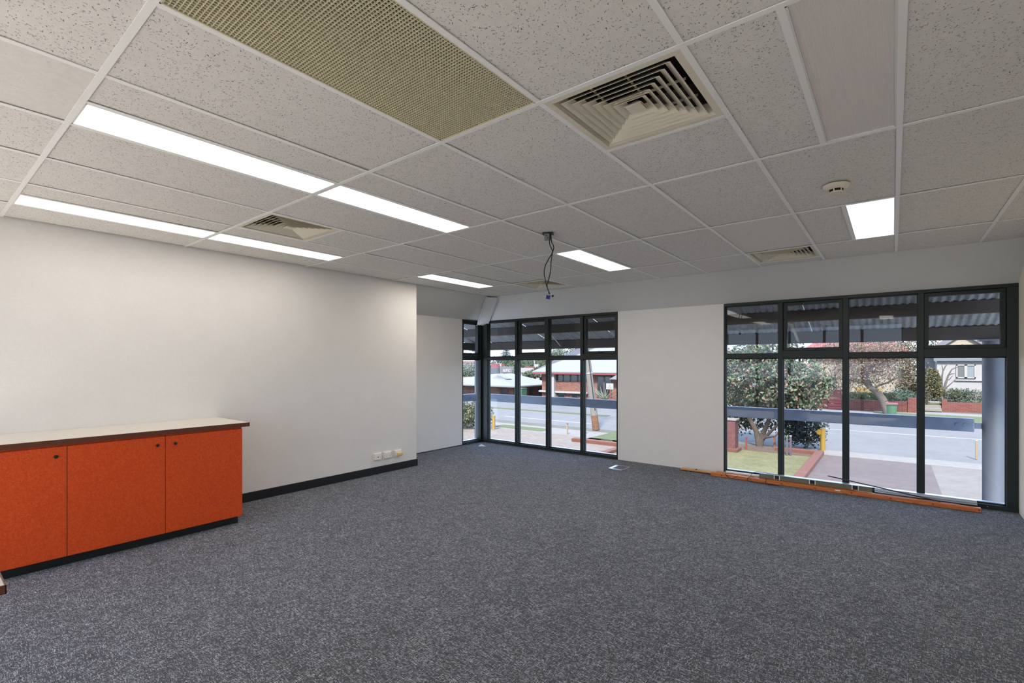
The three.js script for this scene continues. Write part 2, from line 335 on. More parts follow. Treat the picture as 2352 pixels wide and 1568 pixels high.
// ---------------------------------------------------------------- eggcrate return-air grille
{
  const [i0, i1, j0, j1] = grilles[0], x0 = gx(i0) + 0.012, x1 = gx(i1) - 0.012, z0 = gz(j1) + 0.012, z1 = gz(j0) - 0.012, w = x1 - x0, l = z1 - z0;
  const t = thing('return_air_grille', 'long olive cream eggcrate grille set in the ceiling grid', 'air grille', [(x0 + x1) / 2, CEIL, (z0 + z1) / 2]);
  part('frame', [box(-w / 2, -w / 2 + 0.006, 0.001, 0.014, -l / 2, l / 2), box(w / 2 - 0.006, w / 2, 0.001, 0.014, -l / 2, l / 2), box(-w / 2, w / 2, 0.001, 0.014, -l / 2, -l / 2 + 0.006), box(-w / 2, w / 2, 0.001, 0.014, l / 2 - 0.006, l / 2)], M.grille, t);
  const pitch = 0.0135, nx = Math.floor((w - 0.012) / pitch), nz = Math.floor((l - 0.012) / pitch);
  const ga = box(-0.0014, 0.0014, 0, 0.006, -l / 2 + 0.006, l / 2 - 0.006), gb = box(-w / 2 + 0.006, w / 2 - 0.006, 0.0004, 0.0056, -0.0014, 0.0014);
  for (let k = 1; k <= nx; k++) { const b = part('grille_bar', ga, M.grille, t); b.position.set(-w / 2 + 0.006 + k * pitch, 0.003, 0); }
  for (let k = 1; k <= nz; k++) { const b = part('grille_bar', gb, M.grille, t); b.position.set(0, 0.003, -l / 2 + 0.006 + k * pitch); }
  part('duct_box', [box(-w / 2, w / 2, 0.16, 0.165, -l / 2, l / 2), box(-w / 2, -w / 2 + 0.003, 0.015, 0.16, -l / 2, l / 2), box(w / 2 - 0.003, w / 2, 0.015, 0.16, -l / 2, l / 2), box(-w / 2, w / 2, 0.015, 0.16, -l / 2, -l / 2 + 0.003), box(-w / 2, w / 2, 0.015, 0.16, l / 2 - 0.003, l / 2)], M.plenum, t);
}

// ---------------------------------------------------------------- windows
// one run of bays along local x; local +z faces the room, glass 50 mm behind the room face
function windowRun(name, label, at, turn, edges, sashes, opts = {}) {
  const HEAD = opts.head ?? 2.2;
  const w = struct(name, null, null, label, 'window');
  w.position.set(...at); w.rotation.y = turn;
  const T0 = 1.495, T1 = 1.545, D = 0.1, L = edges[0], E1 = edges[edges.length - 1], hw = 0.025;
  const F = (nm, ...b) => part(nm, rbox(...b, 0.002), M.frame, w);
  F('window_sill', L, E1, 0, 0.045, -D, 0.012);
  part('sill_flashing', rbox(L + 0.01, E1 - 0.01, 0.045, 0.056, -D - 0.02, -0.064, 0.002), M.alu, w);
  F('window_head', L, E1, HEAD - 0.035, HEAD, -D, 0.004);
  F('jamb', L, L + (opts.jamb0 ?? 0.02), 0.045, HEAD - 0.035, -D, 0.004);
  F('jamb', E1 - (opts.jamb1 ?? 0.02), E1, 0.045, HEAD - 0.035, -D, 0.004);
  for (let k = 1; k < edges.length - 1; k++) F('mullion', edges[k] - hw, edges[k] + hw, 0.045, HEAD - 0.035, -D, 0.004);
  for (let k = 0; k + 1 < edges.length; k++) {
    const a = k ? edges[k] + hw : L + (opts.jamb0 ?? 0.02), b = k + 2 < edges.length ? edges[k + 1] - hw : E1 - (opts.jamb1 ?? 0.02), awning = sashes[k];
    part('transom', rbox(a, b, T0, awning ? T1 + 0.035 : T1, -D, 0.002, 0.002), M.frame, w);
    const bead = (nm, y0, y1) => part(nm, [box(a, b, y0, y0 + 0.012, -0.062, -0.03), box(a, b, y1 - 0.012, y1, -0.062, -0.03), box(a, a + 0.008, y0, y1, -0.062, -0.03), box(b - 0.008, b, y0, y1, -0.062, -0.03)], M.frame, w);
    bead('glazing_bead', 0.045, T0);
    part('pane', box(a + 0.002, b - 0.002, 0.047, T0 - 0.002, -0.05, -0.044), M.glass, w);
    if (!awning) {
      bead('glazing_bead', T1, HEAD - 0.035);
      part('pane', box(a + 0.002, b - 0.002, T1 + 0.002, HEAD - 0.037, -0.05, -0.044), M.glass, w);
    } else {
      const y0 = T1 + 0.037, y1 = HEAD - 0.038, s = 0.036;
      const sh = part('sash', [rbox(a + 0.003, b - 0.003, y0, y0 + s, -0.09, -0.02, 0.002), rbox(a + 0.003, b - 0.003, y1 - s, y1, -0.09, -0.02, 0.002), rbox(a + 0.003, a + 0.003 + s, y0 + s, y1 - s, -0.09, -0.02, 0.002), rbox(b - 0.003 - s, b - 0.003, y0 + s, y1 - s, -0.09, -0.02, 0.002)], M.frameSash, w);
      part('pane', box(a + 0.035, b - 0.035, y0 + 0.032, y1 - 0.032, -0.056, -0.05), M.glass, sh);
      const m = (a + b) / 2;
      part('handle', [rbox(m - 0.035, m + 0.035, y0 + 0.004, y0 + 0.02, -0.02, -0.006, 0.003), rbox(m - 0.012, m + 0.055, y0 + 0.018, y0 + 0.034, -0.012, 0.004, 0.003), new THREE.CylinderGeometry(0.012, 0.012, 0.02, 16).rotateX(Math.PI / 2).translate(m - 0.01, y0 + 0.026, -0.008)], M.black, sh);
    }
    for (const s of [0.22, 0.78]) part('sill_screw', new THREE.SphereGeometry(0.004, 8, 6).translate(a + (b - a) * s, 0.024, 0.012), M.screw, w);
  }
  return w;
}
windowRun('window_1', 'four bay dark green window beside the corner post', [0, 0, ZW], 0, [-4.14, -3.352, -2.708, -2.055, -1.44], [0, 1, 0, 1], { jamb0: 0.12 });
windowRun('window_2', 'four bay dark green window behind the timber offcuts', [0, 0, ZW], 0, [0.05, 0.702, 1.354, 2.005, XR], [0, 1, 0, 1], { jamb1: 0.08 });
windowRun('window_3', 'single narrow bay of dark green window in the recess', [XREC, 0, 0], Math.PI / 2, [5.63, 6.15], [1], { jamb1: 0.05 });
windowRun('window_4', 'unseen wide glazed wall opposite the street windows made to let in sun', [0, 0, ZB], Math.PI, [-1.98, -1.12, -0.26, 0.6, 1.46, 2.32, 3.2], [0, 0, 0, 0, 0, 0], { head: 2.5 });  // unseen; opening guessed from pane reflections, widened to bring in sun
struct('trim_4', [rbox(XREC - 0.11, XREC, 0, HEAD, ZW - 0.11, ZW, 0.003)], M.frame, 'dark green corner post joining two windows', 'post');

// ---------------------------------------------------------------- orange cabinet and its top
{
  const orange = mottle(512, [188, 56, 8], [222, 88, 22], [[128, 1.2], [40, 0.6], [256, 1.2]], 91, 1.0);
  M.orange = std({ map: orange, roughness: 0.42 });
  M.edge = std({ color: 0x5a2f1c, roughness: 0.45 });
  M.laminate = std({ map: mottle(256, [214, 207, 196], [222, 216, 206], [[128, 1], [32, 1]], 45), roughness: 0.4 });
  M.kick = std({ color: 0x121a18, roughness: 0.4 });
  const xf = -2.8, z1 = -1.432, z0 = 0.326;
  const t = thing('low_cabinet', 'long low cabinet with mottled orange doors against the white wall', 'cabinet', [0, 0, 0]);
  part('body', [box(XL + 0.003, xf - 0.02, 0.07, 0.862, z1, z0, 0.5)], M.orange, t);
  part('plinth', [box(XL + 0.02, xf - 0.05, 0.001, 0.07, z1 + 0.02, z0)], M.kick, t);
  const cuts = [-1.432, -0.848, -0.261, 0.326], knobs = [-0.911, -0.79, -0.2];
  for (let k = 0; k < 3; k++) {
    const d = part('door', rbox(xf - 0.018, xf, 0.072, 0.848, cuts[k] + 0.0018, cuts[k + 1] - 0.0018, 0.0012, 0.5, R(), R()), M.orange, t);
    part('knob', [new THREE.LatheGeometry([[0, 0.026], [0.009, 0.0255], [0.0125, 0.022], [0.012, 0.018], [0.006, 0.012], [0.006, 0]].map(([a, b]) => new THREE.Vector2(a, b)), 20).rotateZ(-Math.PI / 2).translate(xf, 0.784, knobs[k])], M.rubber, d);
  }
  const w = thing('worktop', 'pale grey laminate top with a dark brown edge on the orange cabinet', 'worktop', [0, 0, 0]);
  part('top', rbox(XL + 0.002, xf + 0.018, 0.864, 0.9, z1 - 0.051, z0, 0.002, 0.6), M.laminate, w);
  part('edge_strip', [rbox(xf + 0.016, xf + 0.021, 0.864, 0.9, z1 - 0.053, z0, 0.001), rbox(XL + 0.002, xf + 0.02, 0.864, 0.9, z1 - 0.054, z1 - 0.05, 0.001)], M.edge, w);
}
{ // second counter, only its corner shows
  const x1 = 0.107, z0 = 0.32;
  const t = thing('storage_counter', 'white fronted counter with a pale brown edged top opposite the orange cabinet', 'counter', [0, 0, 0]);
  part('body', box(-0.5, x1 - 0.012, 0.08, 0.877, z0 + 0.012, 1.62), M.plastic, t);
  for (const [a, b] of [[z0 + 0.014, 0.96], [0.964, 1.618]]) { const d = part('door', rbox(x1 - 0.012, x1 - 0.004, 0.082, 0.87, a, b, 0.002), M.plastic, t); part('knob', new THREE.SphereGeometry(0.011, 14, 10).translate(x1 + 0.006, 0.79, b - 0.06), M.rubber, d); }
  part('plinth', box(-0.48, x1 - 0.06, 0.001, 0.08, z0 + 0.03, 1.6), M.kick, t);
  const top = part('top', rbox(-0.52, x1 - 0.003, 0.878, 0.9, z0 + 0.003, 1.64, 0.002, 0.6), M.laminate, t);
  part('edge_strip', [rbox(x1 - 0.004, x1, 0.878, 0.9, z0, 1.64, 0.001), rbox(-0.52, x1, 0.878, 0.9, z0, z0 + 0.004, 0.001)], M.edge, top);
}

// ---------------------------------------------------------------- sockets on the wall
{
  const zs = [[-3.298, -3.422], [-3.457, -3.581], [-3.624, -3.745]];
  const words = ['cream wall plate with a single round data hole', 'cream double power point between the data plate and the plugged socket', 'wall socket with a yellowed plug block pushed in'];
  M.plug = std({ color: 0xdcc27e, roughness: 0.4 });
  M.hole = std({ color: 0x2c221c, roughness: 0.8 });
  zs.forEach(([a, b], k) => {
    const t = thing('wall_socket', words[k], 'wall socket', [XL, 0.225, (a + b) / 2]), w = (a - b) / 2;
    part('mounting_block', rbox(0, 0.018, -0.045, 0.045, -w, w, 0.003), M.plastic, t);
    part('face_plate', rbox(0.017, 0.026, -0.04, 0.04, -w + 0.01, w - 0.01, 0.003), M.plastic, t);
    for (const s of [-1, 1]) for (const y of [-0.03, 0.0, 0.03]) part('screw_recess', box(0.0175, 0.0185, y - 0.006, y + 0.006, s * (w - 0.006) - 0.002, s * (w - 0.006) + 0.002), M.hole, t);
    if (k === 0) part('data_hole', new THREE.CylinderGeometry(0.008, 0.008, 0.002, 16).rotateZ(Math.PI / 2).translate(0.026, -0.005, 0), M.hole, t);
    if (k === 1) for (const s of [-0.026, 0.026]) {
      part('rocker', rbox(0.025, 0.03, 0.012, 0.03, s - 0.008, s + 0.008, 0.002), M.plastic, t);
      part('pin_slots', [box(0.0255, 0.0265, -0.012, -0.002, s - 0.009, s - 0.006), box(0.0255, 0.0265, -0.012, -0.002, s + 0.006, s + 0.009), box(0.0255, 0.0265, -0.028, -0.018, s - 0.0015, s + 0.0015)], M.hole, t);
    }
    if (k === 2) part('plug_block', rbox(0.025, 0.062, -0.03, 0.012, -0.052, 0.03, 0.01), M.plug, t);
  });
}

// ---------------------------------------------------------------- smoke detector, hanging cables
{
  const t = thing('smoke_detector', 'cream round smoke detector with dark side slots on the ceiling', 'smoke detector', [1.5, CEIL, -3.1]);
  const L = (pts) => new THREE.LatheGeometry(pts.map(([a, b]) => new THREE.Vector2(a, b)), 40);
  part('base_ring', L([[0, 0], [0.07, 0], [0.072, -0.006], [0.069, -0.012], [0.058, -0.024], [0.046, -0.03], [0.04, -0.03], [0, -0.03]]), M.cream, t);
  part('sensing_chamber', L([[0, -0.029], [0.038, -0.029], [0.036, -0.044], [0, -0.044]]), M.hole, t);
  part('cap', L([[0, -0.043], [0.037, -0.043], [0.038, -0.046], [0.033, -0.052], [0, -0.053]]), M.cream, t);
  for (let k = 0; k < 6; k++) part('slot_bar', box(0.035, 0.04, -0.046, -0.028, -0.003, 0.003).rotateY((k * Math.PI) / 3 + 0.3), M.cream, t);
}
{
  const D = 4.1, P = (u, v, d = 0) => AT(u, v, D + d), b = onY(1259, 537, CEIL);
  const box0 = thing('ceiling_bracket', 'small grey metal projector bracket fixed under the ceiling tiles', 'bracket', [b.x, CEIL, b.z], 0.5);
  part('mount_plate', box(-0.045, 0.045, -0.003, 0.003, -0.04, 0.04), M.rubber, box0);
  part('bracket_box', [box(-0.03, 0.012, -0.052, -0.003, -0.026, 0.026)], M.galv, box0);
  part('cable_gland', [box(0.012, 0.028, -0.05, -0.003, -0.02, 0.02)], M.rubber, box0);
  part('bracket_screw', [new THREE.SphereGeometry(0.005, 8, 6).translate(-0.012, -0.02, 0.027), new THREE.SphereGeometry(0.005, 8, 6).translate(0.0, -0.04, 0.027)], M.rubber, box0);
  const blue = std({ color: 0x1c2a78, roughness: 0.4 });
  const c1 = thing('video_cable', 'black hanging cable ending in a blue plug', 'cable', [0, 0, 0]);
  part('cord', tube([[1262, 546, 0], [1263, 562, 0.01], [1269, 578, 0.02], [1260, 595, 0.02], [1252, 612, 0.01], [1250, 628, 0], [1253, 645, 0], [1256, 658, -0.01], [1260, 668, 0], [1261, 676, 0]].map(([u, v, d]) => P(u, v, d)), 0.0042, 60), M.rubber, c1);
  const pl = P(1259, 682), g = rbox(-0.017, 0.017, -0.016, 0.014, -0.008, 0.008, 0.003).rotateZ(-0.15).rotateY(YAW);
  part('plug', [g.translate(pl.x, pl.y, pl.z)], blue, c1);
  part('plug_screws', [-0.013, 0.013].map((s) => new THREE.CylinderGeometry(0.003, 0.003, 0.04, 8).translate(s, 0, 0).rotateZ(-0.15).rotateY(YAW).translate(pl.x, pl.y, pl.z)), blue, c1);
  const c2 = thing('data_cable', 'black hanging cable ending in a silver plug', 'cable', [0, 0, 0]);
  part('cord', tube([[1266, 544, 0], [1267, 555, 0], [1272, 568, -0.01], [1269, 580, -0.02], [1266, 600, -0.01], [1265, 618, 0], [1262, 635, 0.01], [1258, 648, 0.02], [1257, 660, 0.01], [1262, 672, 0.02], [1265, 676, 0.02]].map(([u, v, d]) => P(u, v, d)), 0.0042, 60), M.rubber, c2);
  part('plug', rod(P(1264, 674, 0.02), P(1270, 680, 0.02), 0.008, 0.008, 12), M.alu, c2);
  part('plug_boot', rod(P(1268, 678, 0.02), P(1271, 681, 0.02), 0.0095, 0.0095, 12), M.rubber, c2);
}

// ---------------------------------------------------------------- on the carpet: floor box, scrap of paper, timber and old fittings
{
  const t = thing('floor_outlet_box', 'square floor outlet with a pale metal rim by the white wall', 'floor outlet', [-1.172, 0, -5.635], 0.03);
  const w = 0.105, l = 0.135;
  part('rim', [rbox(-w, -w + 0.05, 0, 0.006, -l, l, 0.002), rbox(w - 0.014, w, 0, 0.006, -l, l, 0.002), rbox(-w, w, 0, 0.006, -l, -l + 0.008, 0.002), rbox(-w, w, 0, 0.006, l - 0.03, l, 0.002)], M.alu, t);
  part('carpet_lid', box(-w + 0.05, w - 0.014, 0, 0.004, -l + 0.008, l - 0.03, 2), M.carpet, t);
  const p = onY(1107, 1025, 0);
  M.paper = std({ color: 0xe9eef4, roughness: 0.8 });
  single('paper_scrap', 'small folded scrap of white paper on the carpet by the corner post', 'paper', prism([V(p.x - 0.06, 0.002, p.z + 0.03), V(p.x + 0.07, 0.002, p.z - 0.03), V(p.x - 0.05, 0.028, p.z - 0.04)], V(0.002, 0.003, 0.001)), M.paper);
}
{
  const wood = (seed, a, b) => { const n1 = noiseGrid(64, seed), n2 = noiseGrid(256, seed + 3); return tex(512, 256, (x, y, c) => { const ring = 0.5 + 0.5 * Math.sin((y / 256) * 40 + n1((x / 512) * 6, (y / 256) * 10) * 7); const v = 0.55 * ring + 0.45 * n2((x / 512) * 20, (y / 256) * 120); for (let k = 0; k < 3; k++) c[k] = a[k] + (b[k] - a[k]) * v; }); };
  M.pine = std({ map: wood(7, [186, 96, 38], [212, 130, 66]), roughness: 0.5 });
  M.pinePale = std({ map: wood(8, [204, 140, 78], [226, 174, 116]), roughness: 0.5 });
  M.knot = std({ color: 0x7a3a18, roughness: 0.6 });
  const t = thing('pine_batten', 'long orange pine batten on the carpet in front of the window', 'timber', [0, 0, 0]);
  part('board', rbox(-0.05, 2.44, 0.002, 0.042, -5.985, -5.93, 0.003, 0.6), M.pine, t);
  for (let k = 0; k < 8; k++) part('nail_hole', new THREE.CylinderGeometry(0.008, 0.008, 0.002, 14).rotateX(Math.PI / 2).translate(0.08 + k * 0.335, 0.022, -5.93), M.knot, t);
  part('price_sticker', box(1.27, 1.32, 0.026, 0.036, -5.93, -5.9285), M.paper, t);
  const t2 = thing('pine_lath', 'thin pale pine lath lying behind the orange batten', 'timber', [0, 0, 0]);
  part('board', rbox(-0.46, 2.3, 0.012, 0.03, -6.06, -6.0, 0.003, 0.6), M.pinePale, t2);
  part('clip', [rbox(-0.27, -0.25, 0.03, 0.038, -6.04, -6.02, 0.001), rbox(0.12, 0.14, 0.03, 0.038, -6.03, -6.01, 0.001)], M.rubber, t2);
  single('pine_offcut', 'short pine offcut poking out against the window sill', 'timber', [rbox(-0.02, 0.62, 0.004, 0.036, -6.115, -6.07, 0.003, 0.6)], M.pinePale);
  const f = thing('strip_light_fitting', 'old metal strip light channel with clips lying on the pine', 'light fitting', [0, 0, 0]);
  part('channel', [box(0.5, 1.6, 0.046, 0.05, -6.05, -5.985), box(0.5, 1.6, 0.05, 0.098, -5.99, -5.986), box(0.5, 1.6, 0.05, 0.098, -6.05, -6.046), box(0.5, 0.503, 0.05, 0.098, -6.05, -5.986)], std({ color: 0x6f6d5c, roughness: 0.5, metalness: 0.3 }), f);
  part('lip', [rbox(0.495, 1.605, 0.096, 0.102, -6.055, -5.982, 0.001)], M.alu, f);
  for (const x of [0.66, 1.02, 1.42]) part('tube_clip', [box(x, x + 0.008, 0.05, 0.098, -5.986, -5.98), box(x + 0.055, x + 0.063, 0.05, 0.098, -5.986, -5.98)], M.plastic, f);
  for (const x of [0.668, 1.028, 1.428]) part('clip_gap', box(x, x + 0.047, 0.056, 0.092, -5.9865, -5.984), M.rubber, f);
  const s = thing('aluminium_track', 'ribbed silver track lying along the window sill', 'track', [0, 0, 0]);
  for (let k = 0; k < 3; k++) part('rib', rbox(1.62, 2.42, 0.05 + k * 0.014, 0.06 + k * 0.014, -6.04 + k * -0.02, -6.0 + k * -0.02, 0.002), M.alu, s);
  part('web', box(1.62, 2.42, 0.043, 0.08, -6.075, -6.035), M.alu, s);
  const s2 = thing('white_blind_rail', 'white blind rail running along the sill behind the pine lath', 'blind rail', [0, 0, 0]);
  part('rail', rbox(0.1, 1.45, 0.037, 0.055, -6.11, -6.07, 0.002), M.whiteMetal, s2);
  part('end_cap', rbox(0.085, 0.1, 0.037, 0.056, -6.11, -6.07, 0.002), M.galv, s2);
  single('dark_rod', 'thin dark rod leaning across the silver track', 'rod', [rod(V(1.2, 0.165, -6.0), V(2.15, 0.05, -5.965), 0.006, 0.006, 10)], std({ color: 0x2e1c14, roughness: 0.4 }));
  const cord = std({ color: 0x3c2a1e, roughness: 0.7 });
  const loop = (list) => tube(list.map(([x, y, z]) => V(x, y, z)), 0.003, 40, 6);
  single('string_loop', 'thin brown string looped over the orange batten', 'string', [loop([[0.12, 0.047, -5.99], [0.13, 0.045, -5.93], [0.16, 0.02, -5.922], [0.2, 0.005, -5.91], [0.25, 0.03, -5.922], [0.27, 0.047, -5.94]]), loop([[0.45, 0.047, -5.98], [0.4, 0.046, -5.93], [0.38, 0.012, -5.92], [0.5, 0.004, -5.88], [0.64, 0.005, -5.86], [0.74, 0.004, -5.87], [0.66, 0.004, -5.9], [0.58, 0.01, -5.915], [0.59, 0.046, -5.935], [0.57, 0.048, -5.97]])], cord);
  single('black_wire', 'short black wire end curling off the strip light', 'wire', [loop([[0.4, 0.05, -6.01], [0.43, 0.09, -6.02], [0.5, 0.108, -6.02], [0.6, 0.106, -6.01], [0.72, 0.105, -6.015]])], M.rubber);
}
// ---------------------------------------------------------------- veranda outside the windows
const onZ = (u, v, z) => { const d = ray(u, v); return EYE.clone().addScaledVector(d, (z - EYE.z) / d.z); };
const onX = (u, v, x) => { const d = ray(u, v); return EYE.clone().addScaledVector(d, (x - EYE.x) / d.x); };
M.zinc = std({ map: mottle(256, [108, 110, 112], [134, 136, 138], [[8, 1], [64, 1]], 61), roughness: 0.5, metalness: 0.25 });
M.beam = std({ color: 0x231d19, roughness: 0.75 });
M.steelBlue = std({ map: mottle(256, [62, 74, 92], [74, 87, 106], [[16, 1], [128, 1]], 63), roughness: 0.45 });
M.postGrey = std({ map: mottle(256, [56, 61, 70], [62, 67, 76], [[8, 1], [24, 0.5]], 64), roughness: 0.5 });
const roofY = (z) => 2.34 - (-6.25 - z) * 0.3125;
{
  const t = thing('veranda_roof', 'corrugated grey iron veranda roof outside the windows', 'roof', [0, 0, 0]);
  const per = 0.0762, seg = 8, strip = (n) => { // one sheet of n ribs, x from 0, z from -6.25 outwards
    const g = new THREE.PlaneGeometry(n * per, 1, n * seg, 1), p = g.attributes.position;
    for (let i = 0; i < p.count; i++) { const x = p.getX(i) + (n * per) / 2, z = p.getY(i) > 0 ? -6.25 : -8.0; p.setXYZ(i, x, roofY(z) + 0.0085 * Math.sin((x / per) * 2 * Math.PI), z); }
    g.computeVertexNormals();
    return g;
  };
  M.zinc.side = THREE.DoubleSide;
  const sheet = strip(10);
  for (let k = 0; k < 13; k++) { const s = part('roof_sheet', sheet, M.zinc, t); s.position.x = -6.0 + k * 0.762; s.position.y = (k % 2) * 0.003; }
  const side = strip(10);
  for (let k = 0; k < 4; k++) { const s = part('roof_sheet', side, M.zinc, t); s.rotation.y = Math.PI / 2; s.position.set(XREC - 0.11 + 6.25, 0.003 * (k % 2), -6.25 + (k + 1) * 0.762); }
  const b1 = single('veranda_beam', 'inner dark brown beam under the corrugated veranda roof', 'beam', [rbox(-5.4, 3.9, 1.985, 2.13, -6.99, -6.9, 0.004)], M.beam);
  const b2 = single('veranda_beam', 'outer dark brown beam along the edge of the veranda roof', 'beam', [rbox(-5.9, 3.9, 1.722, 1.885, -7.76, -7.66, 0.004)], M.beam);
  single('veranda_beam', 'short dark brown beam over the side of the corner window', 'beam', [rbox(-5.75, -5.65, 1.722, 1.885, -7.6, -3.2, 0.004), ], M.beam);
  for (const [u0, v0, u1, v1, w] of [[1236, 738, 1248, 754, 'thin steel brace under the veranda roof beside the awning sash'], [1264, 765, 1288, 795, 'punched steel brace between the two veranda beams']]) {
    single('roof_brace', w, 'brace', [bar(onZ(u0, v0, -6.95), onZ(u1, v1, -7.63), 0.03, 0.012)], M.galv);
  }
  single('roof_brace', 'pale steel brace beyond the awning sash over the bush', 'brace', [bar(onZ(1818, 742, -6.95), onZ(1833, 783, -7.63), 0.035, 0.012)], M.galv);
  const posts = [[2284, 'thick grey veranda post behind the window beside the cream wall'], [1101, 'grey veranda post outside the narrow corner window']];
  for (const [u, w] of posts) {
    const p = onZ(u, 1000, -7.71), q = thing('veranda_post', w, 'post', [p.x, GY, -7.71]);
    part('shaft', new THREE.CylinderGeometry(0.108, 0.108, 1.722 - GY, 40).translate(0, (1.722 - GY) / 2, 0), M.postGrey, q);
    part('base_plate', rbox(-0.16, 0.16, 0.0, 0.02, -0.16, 0.16, 0.003), M.postGrey, q);
    part('cap_plate', rbox(-0.14, 0.14, 1.7 - GY, 1.721 - GY, -0.13, 0.11, 0.003), M.postGrey, q);
    part('rail_lug', rbox(u > 2000 ? -0.172 : 0.09, u > 2000 ? -0.09 : 0.165, 0.63 - GY, 0.7 - GY, -0.03, 0.0, 0.003), M.steelBlue, q);
  }
  const pl = onZ(1101, 1000, -7.71), rail = thing('guard_rail', 'blue grey steel guard rail running across outside the windows', 'guard rail', [0, 0, 0]);
  part('rail', [rbox(pl.x + 0.17, 2.555, 0.592, 0.752, -7.74, -7.64, 0.012, 1)], M.steelBlue, rail);
  for (const x of [2.4, 2.47, pl.x + 0.25, pl.x + 0.32]) part('bolt', new THREE.CylinderGeometry(0.018, 0.018, 0.014, 10).rotateX(Math.PI / 2).translate(x, 0.675, -7.636), M.steelBlue, rail);
  const r2 = thing('guard_rail', 'short blue grey guard rail outside the narrow corner window', 'guard rail', [0, 0, 0]);
  part('rail', [rbox(pl.x - 0.05, pl.x + 0.05, 0.592, 0.752, -7.6, -3.4, 0.012, 1)], M.steelBlue, r2);
}

// ---------------------------------------------------------------- ground outside
// street colours are darkened evenly, putting the outdoor exposure into the base colour
const STREET_DIM = 0.195, xs = (o) => { const m = std(o); m.color.multiplyScalar(STREET_DIM); return m; };
const flat = (pts, y, s = 1, th = 0.05) => prism(pts.map(([x, z]) => V(x, y, z)), V(0, -th, 0), s);
const rect = (x0, x1, z0, z1, y, s, th) => flat([[x0, z0], [x0, z1], [x1, z1], [x1, z0]], y, s, th);
M.asphalt = xs({ map: mottle(512, [150, 148, 147], [178, 175, 174], [[256, 1.4], [32, 0.6], [6, 0.6]], 101), roughness: 0.9 });
M.driveBrown = xs({ map: mottle(512, [132, 112, 108], [160, 140, 134], [[256, 1.2], [24, 0.7], [5, 0.8]], 103), roughness: 0.9 });
M.drivePale = xs({ map: mottle(512, [160, 152, 142], [190, 183, 172], [[256, 1.2], [24, 0.7], [5, 0.8]], 104), roughness: 0.9 });
M.concrete = xs({ map: mottle(512, [184, 176, 168], [206, 199, 191], [[128, 1], [16, 0.7]], 105), roughness: 0.9 });
M.lawn = xs({ map: mottle(512, [126, 130, 70], [184, 174, 114], [[256, 1.2], [40, 1], [8, 0.8]], 106), roughness: 1 });
M.grass = xs({ map: mottle(512, [96, 116, 56], [146, 160, 88], [[256, 1.2], [40, 1], [8, 0.6]], 107), roughness: 1 });
M.mulch = xs({ map: mottle(512, [104, 76, 60], [164, 132, 112], [[256, 1.4], [64, 1]], 108), roughness: 1 });
M.soil = xs({ map: mottle(256, [130, 128, 110], [150, 148, 128], [[64, 1], [8, 1]], 109), roughness: 1 });
M.pavers = xs({ map: canvasTex(512, 512, (c) => { const q = rng(5); c.fillStyle = '#8f7f70'; c.fillRect(0, 0, 512, 512); for (let j = 0; j < 16; j++) for (let i = -1; i < 9; i++) { const v = 178 + q() * 26; c.fillStyle = `rgb(${v | 0},${(v - 12 - q() * 8) | 0},${(v - 28 - q() * 8) | 0})`; c.fillRect(i * 64 + (j % 2) * 32 + 2, j * 32 + 2, 60, 28); } }), roughness: 0.9 });
const brickTex = (a, b, mortar) => canvasTex(512, 512, (c) => { const q = rng(9); c.fillStyle = mortar; c.fillRect(0, 0, 512, 512); for (let j = 0; j < 24; j++) for (let i = -1; i < 9; i++) { const v = q(); c.fillStyle = `rgb(${(a[0] + (b[0] - a[0]) * v) | 0},${(a[1] + (b[1] - a[1]) * v) | 0},${(a[2] + (b[2] - a[2]) * v) | 0})`; c.fillRect(i * 60 + (j % 2) * 30 + 2, j * 21.33 + 2, 56, 18); } });
M.brick = xs({ map: brickTex([150, 78, 58], [196, 122, 96], '#c4b0a0'), roughness: 0.9 });
M.brickRed = xs({ map: brickTex([150, 62, 52], [178, 84, 70], '#b89488'), roughness: 0.9 });
M.kerbBrick = xs({ map: mottle(256, [150, 84, 66], [178, 106, 84], [[32, 1], [128, 1]], 111), roughness: 0.9 });
M.white = xs({ color: 0xe8e6e2, roughness: 0.7 });
M.whiteWall = xs({ map: mottle(256, [228, 226, 226], [234, 232, 232], [[16, 1], [8, 1]], 112), roughness: 0.8 });
M.yellow = xs({ color: 0xe0b11e, roughness: 0.5 });
M.darkGlass = xs({ color: 0x2b3036, roughness: 0.12 });
M.roofPale = xs({ map: canvasTex(256, 256, (c) => { for (let x = 0; x < 256; x++) { const v = 196 + 8 * Math.sin((x / 256) * Math.PI * 32); c.fillStyle = `rgb(${v | 0},${(v + 2) | 0},${(v + 10) | 0})`; c.fillRect(x, 0, 1, 256); } }), roughness: 0.6 });
M.roofRed = xs({ map: canvasTex(256, 256, (c) => { const q = rng(3); for (let j = 0; j < 16; j++) for (let i = 0; i < 16; i++) { const v = q() * 26; c.fillStyle = `rgb(${(196 + v) | 0},${(92 + v) | 0},${(78 + v) | 0})`; c.fillRect(i * 16, j * 16, 16, 16); c.fillStyle = '#9c4a40'; c.fillRect(i * 16, j * 16, 16, 2); } }), roughness: 0.8 });

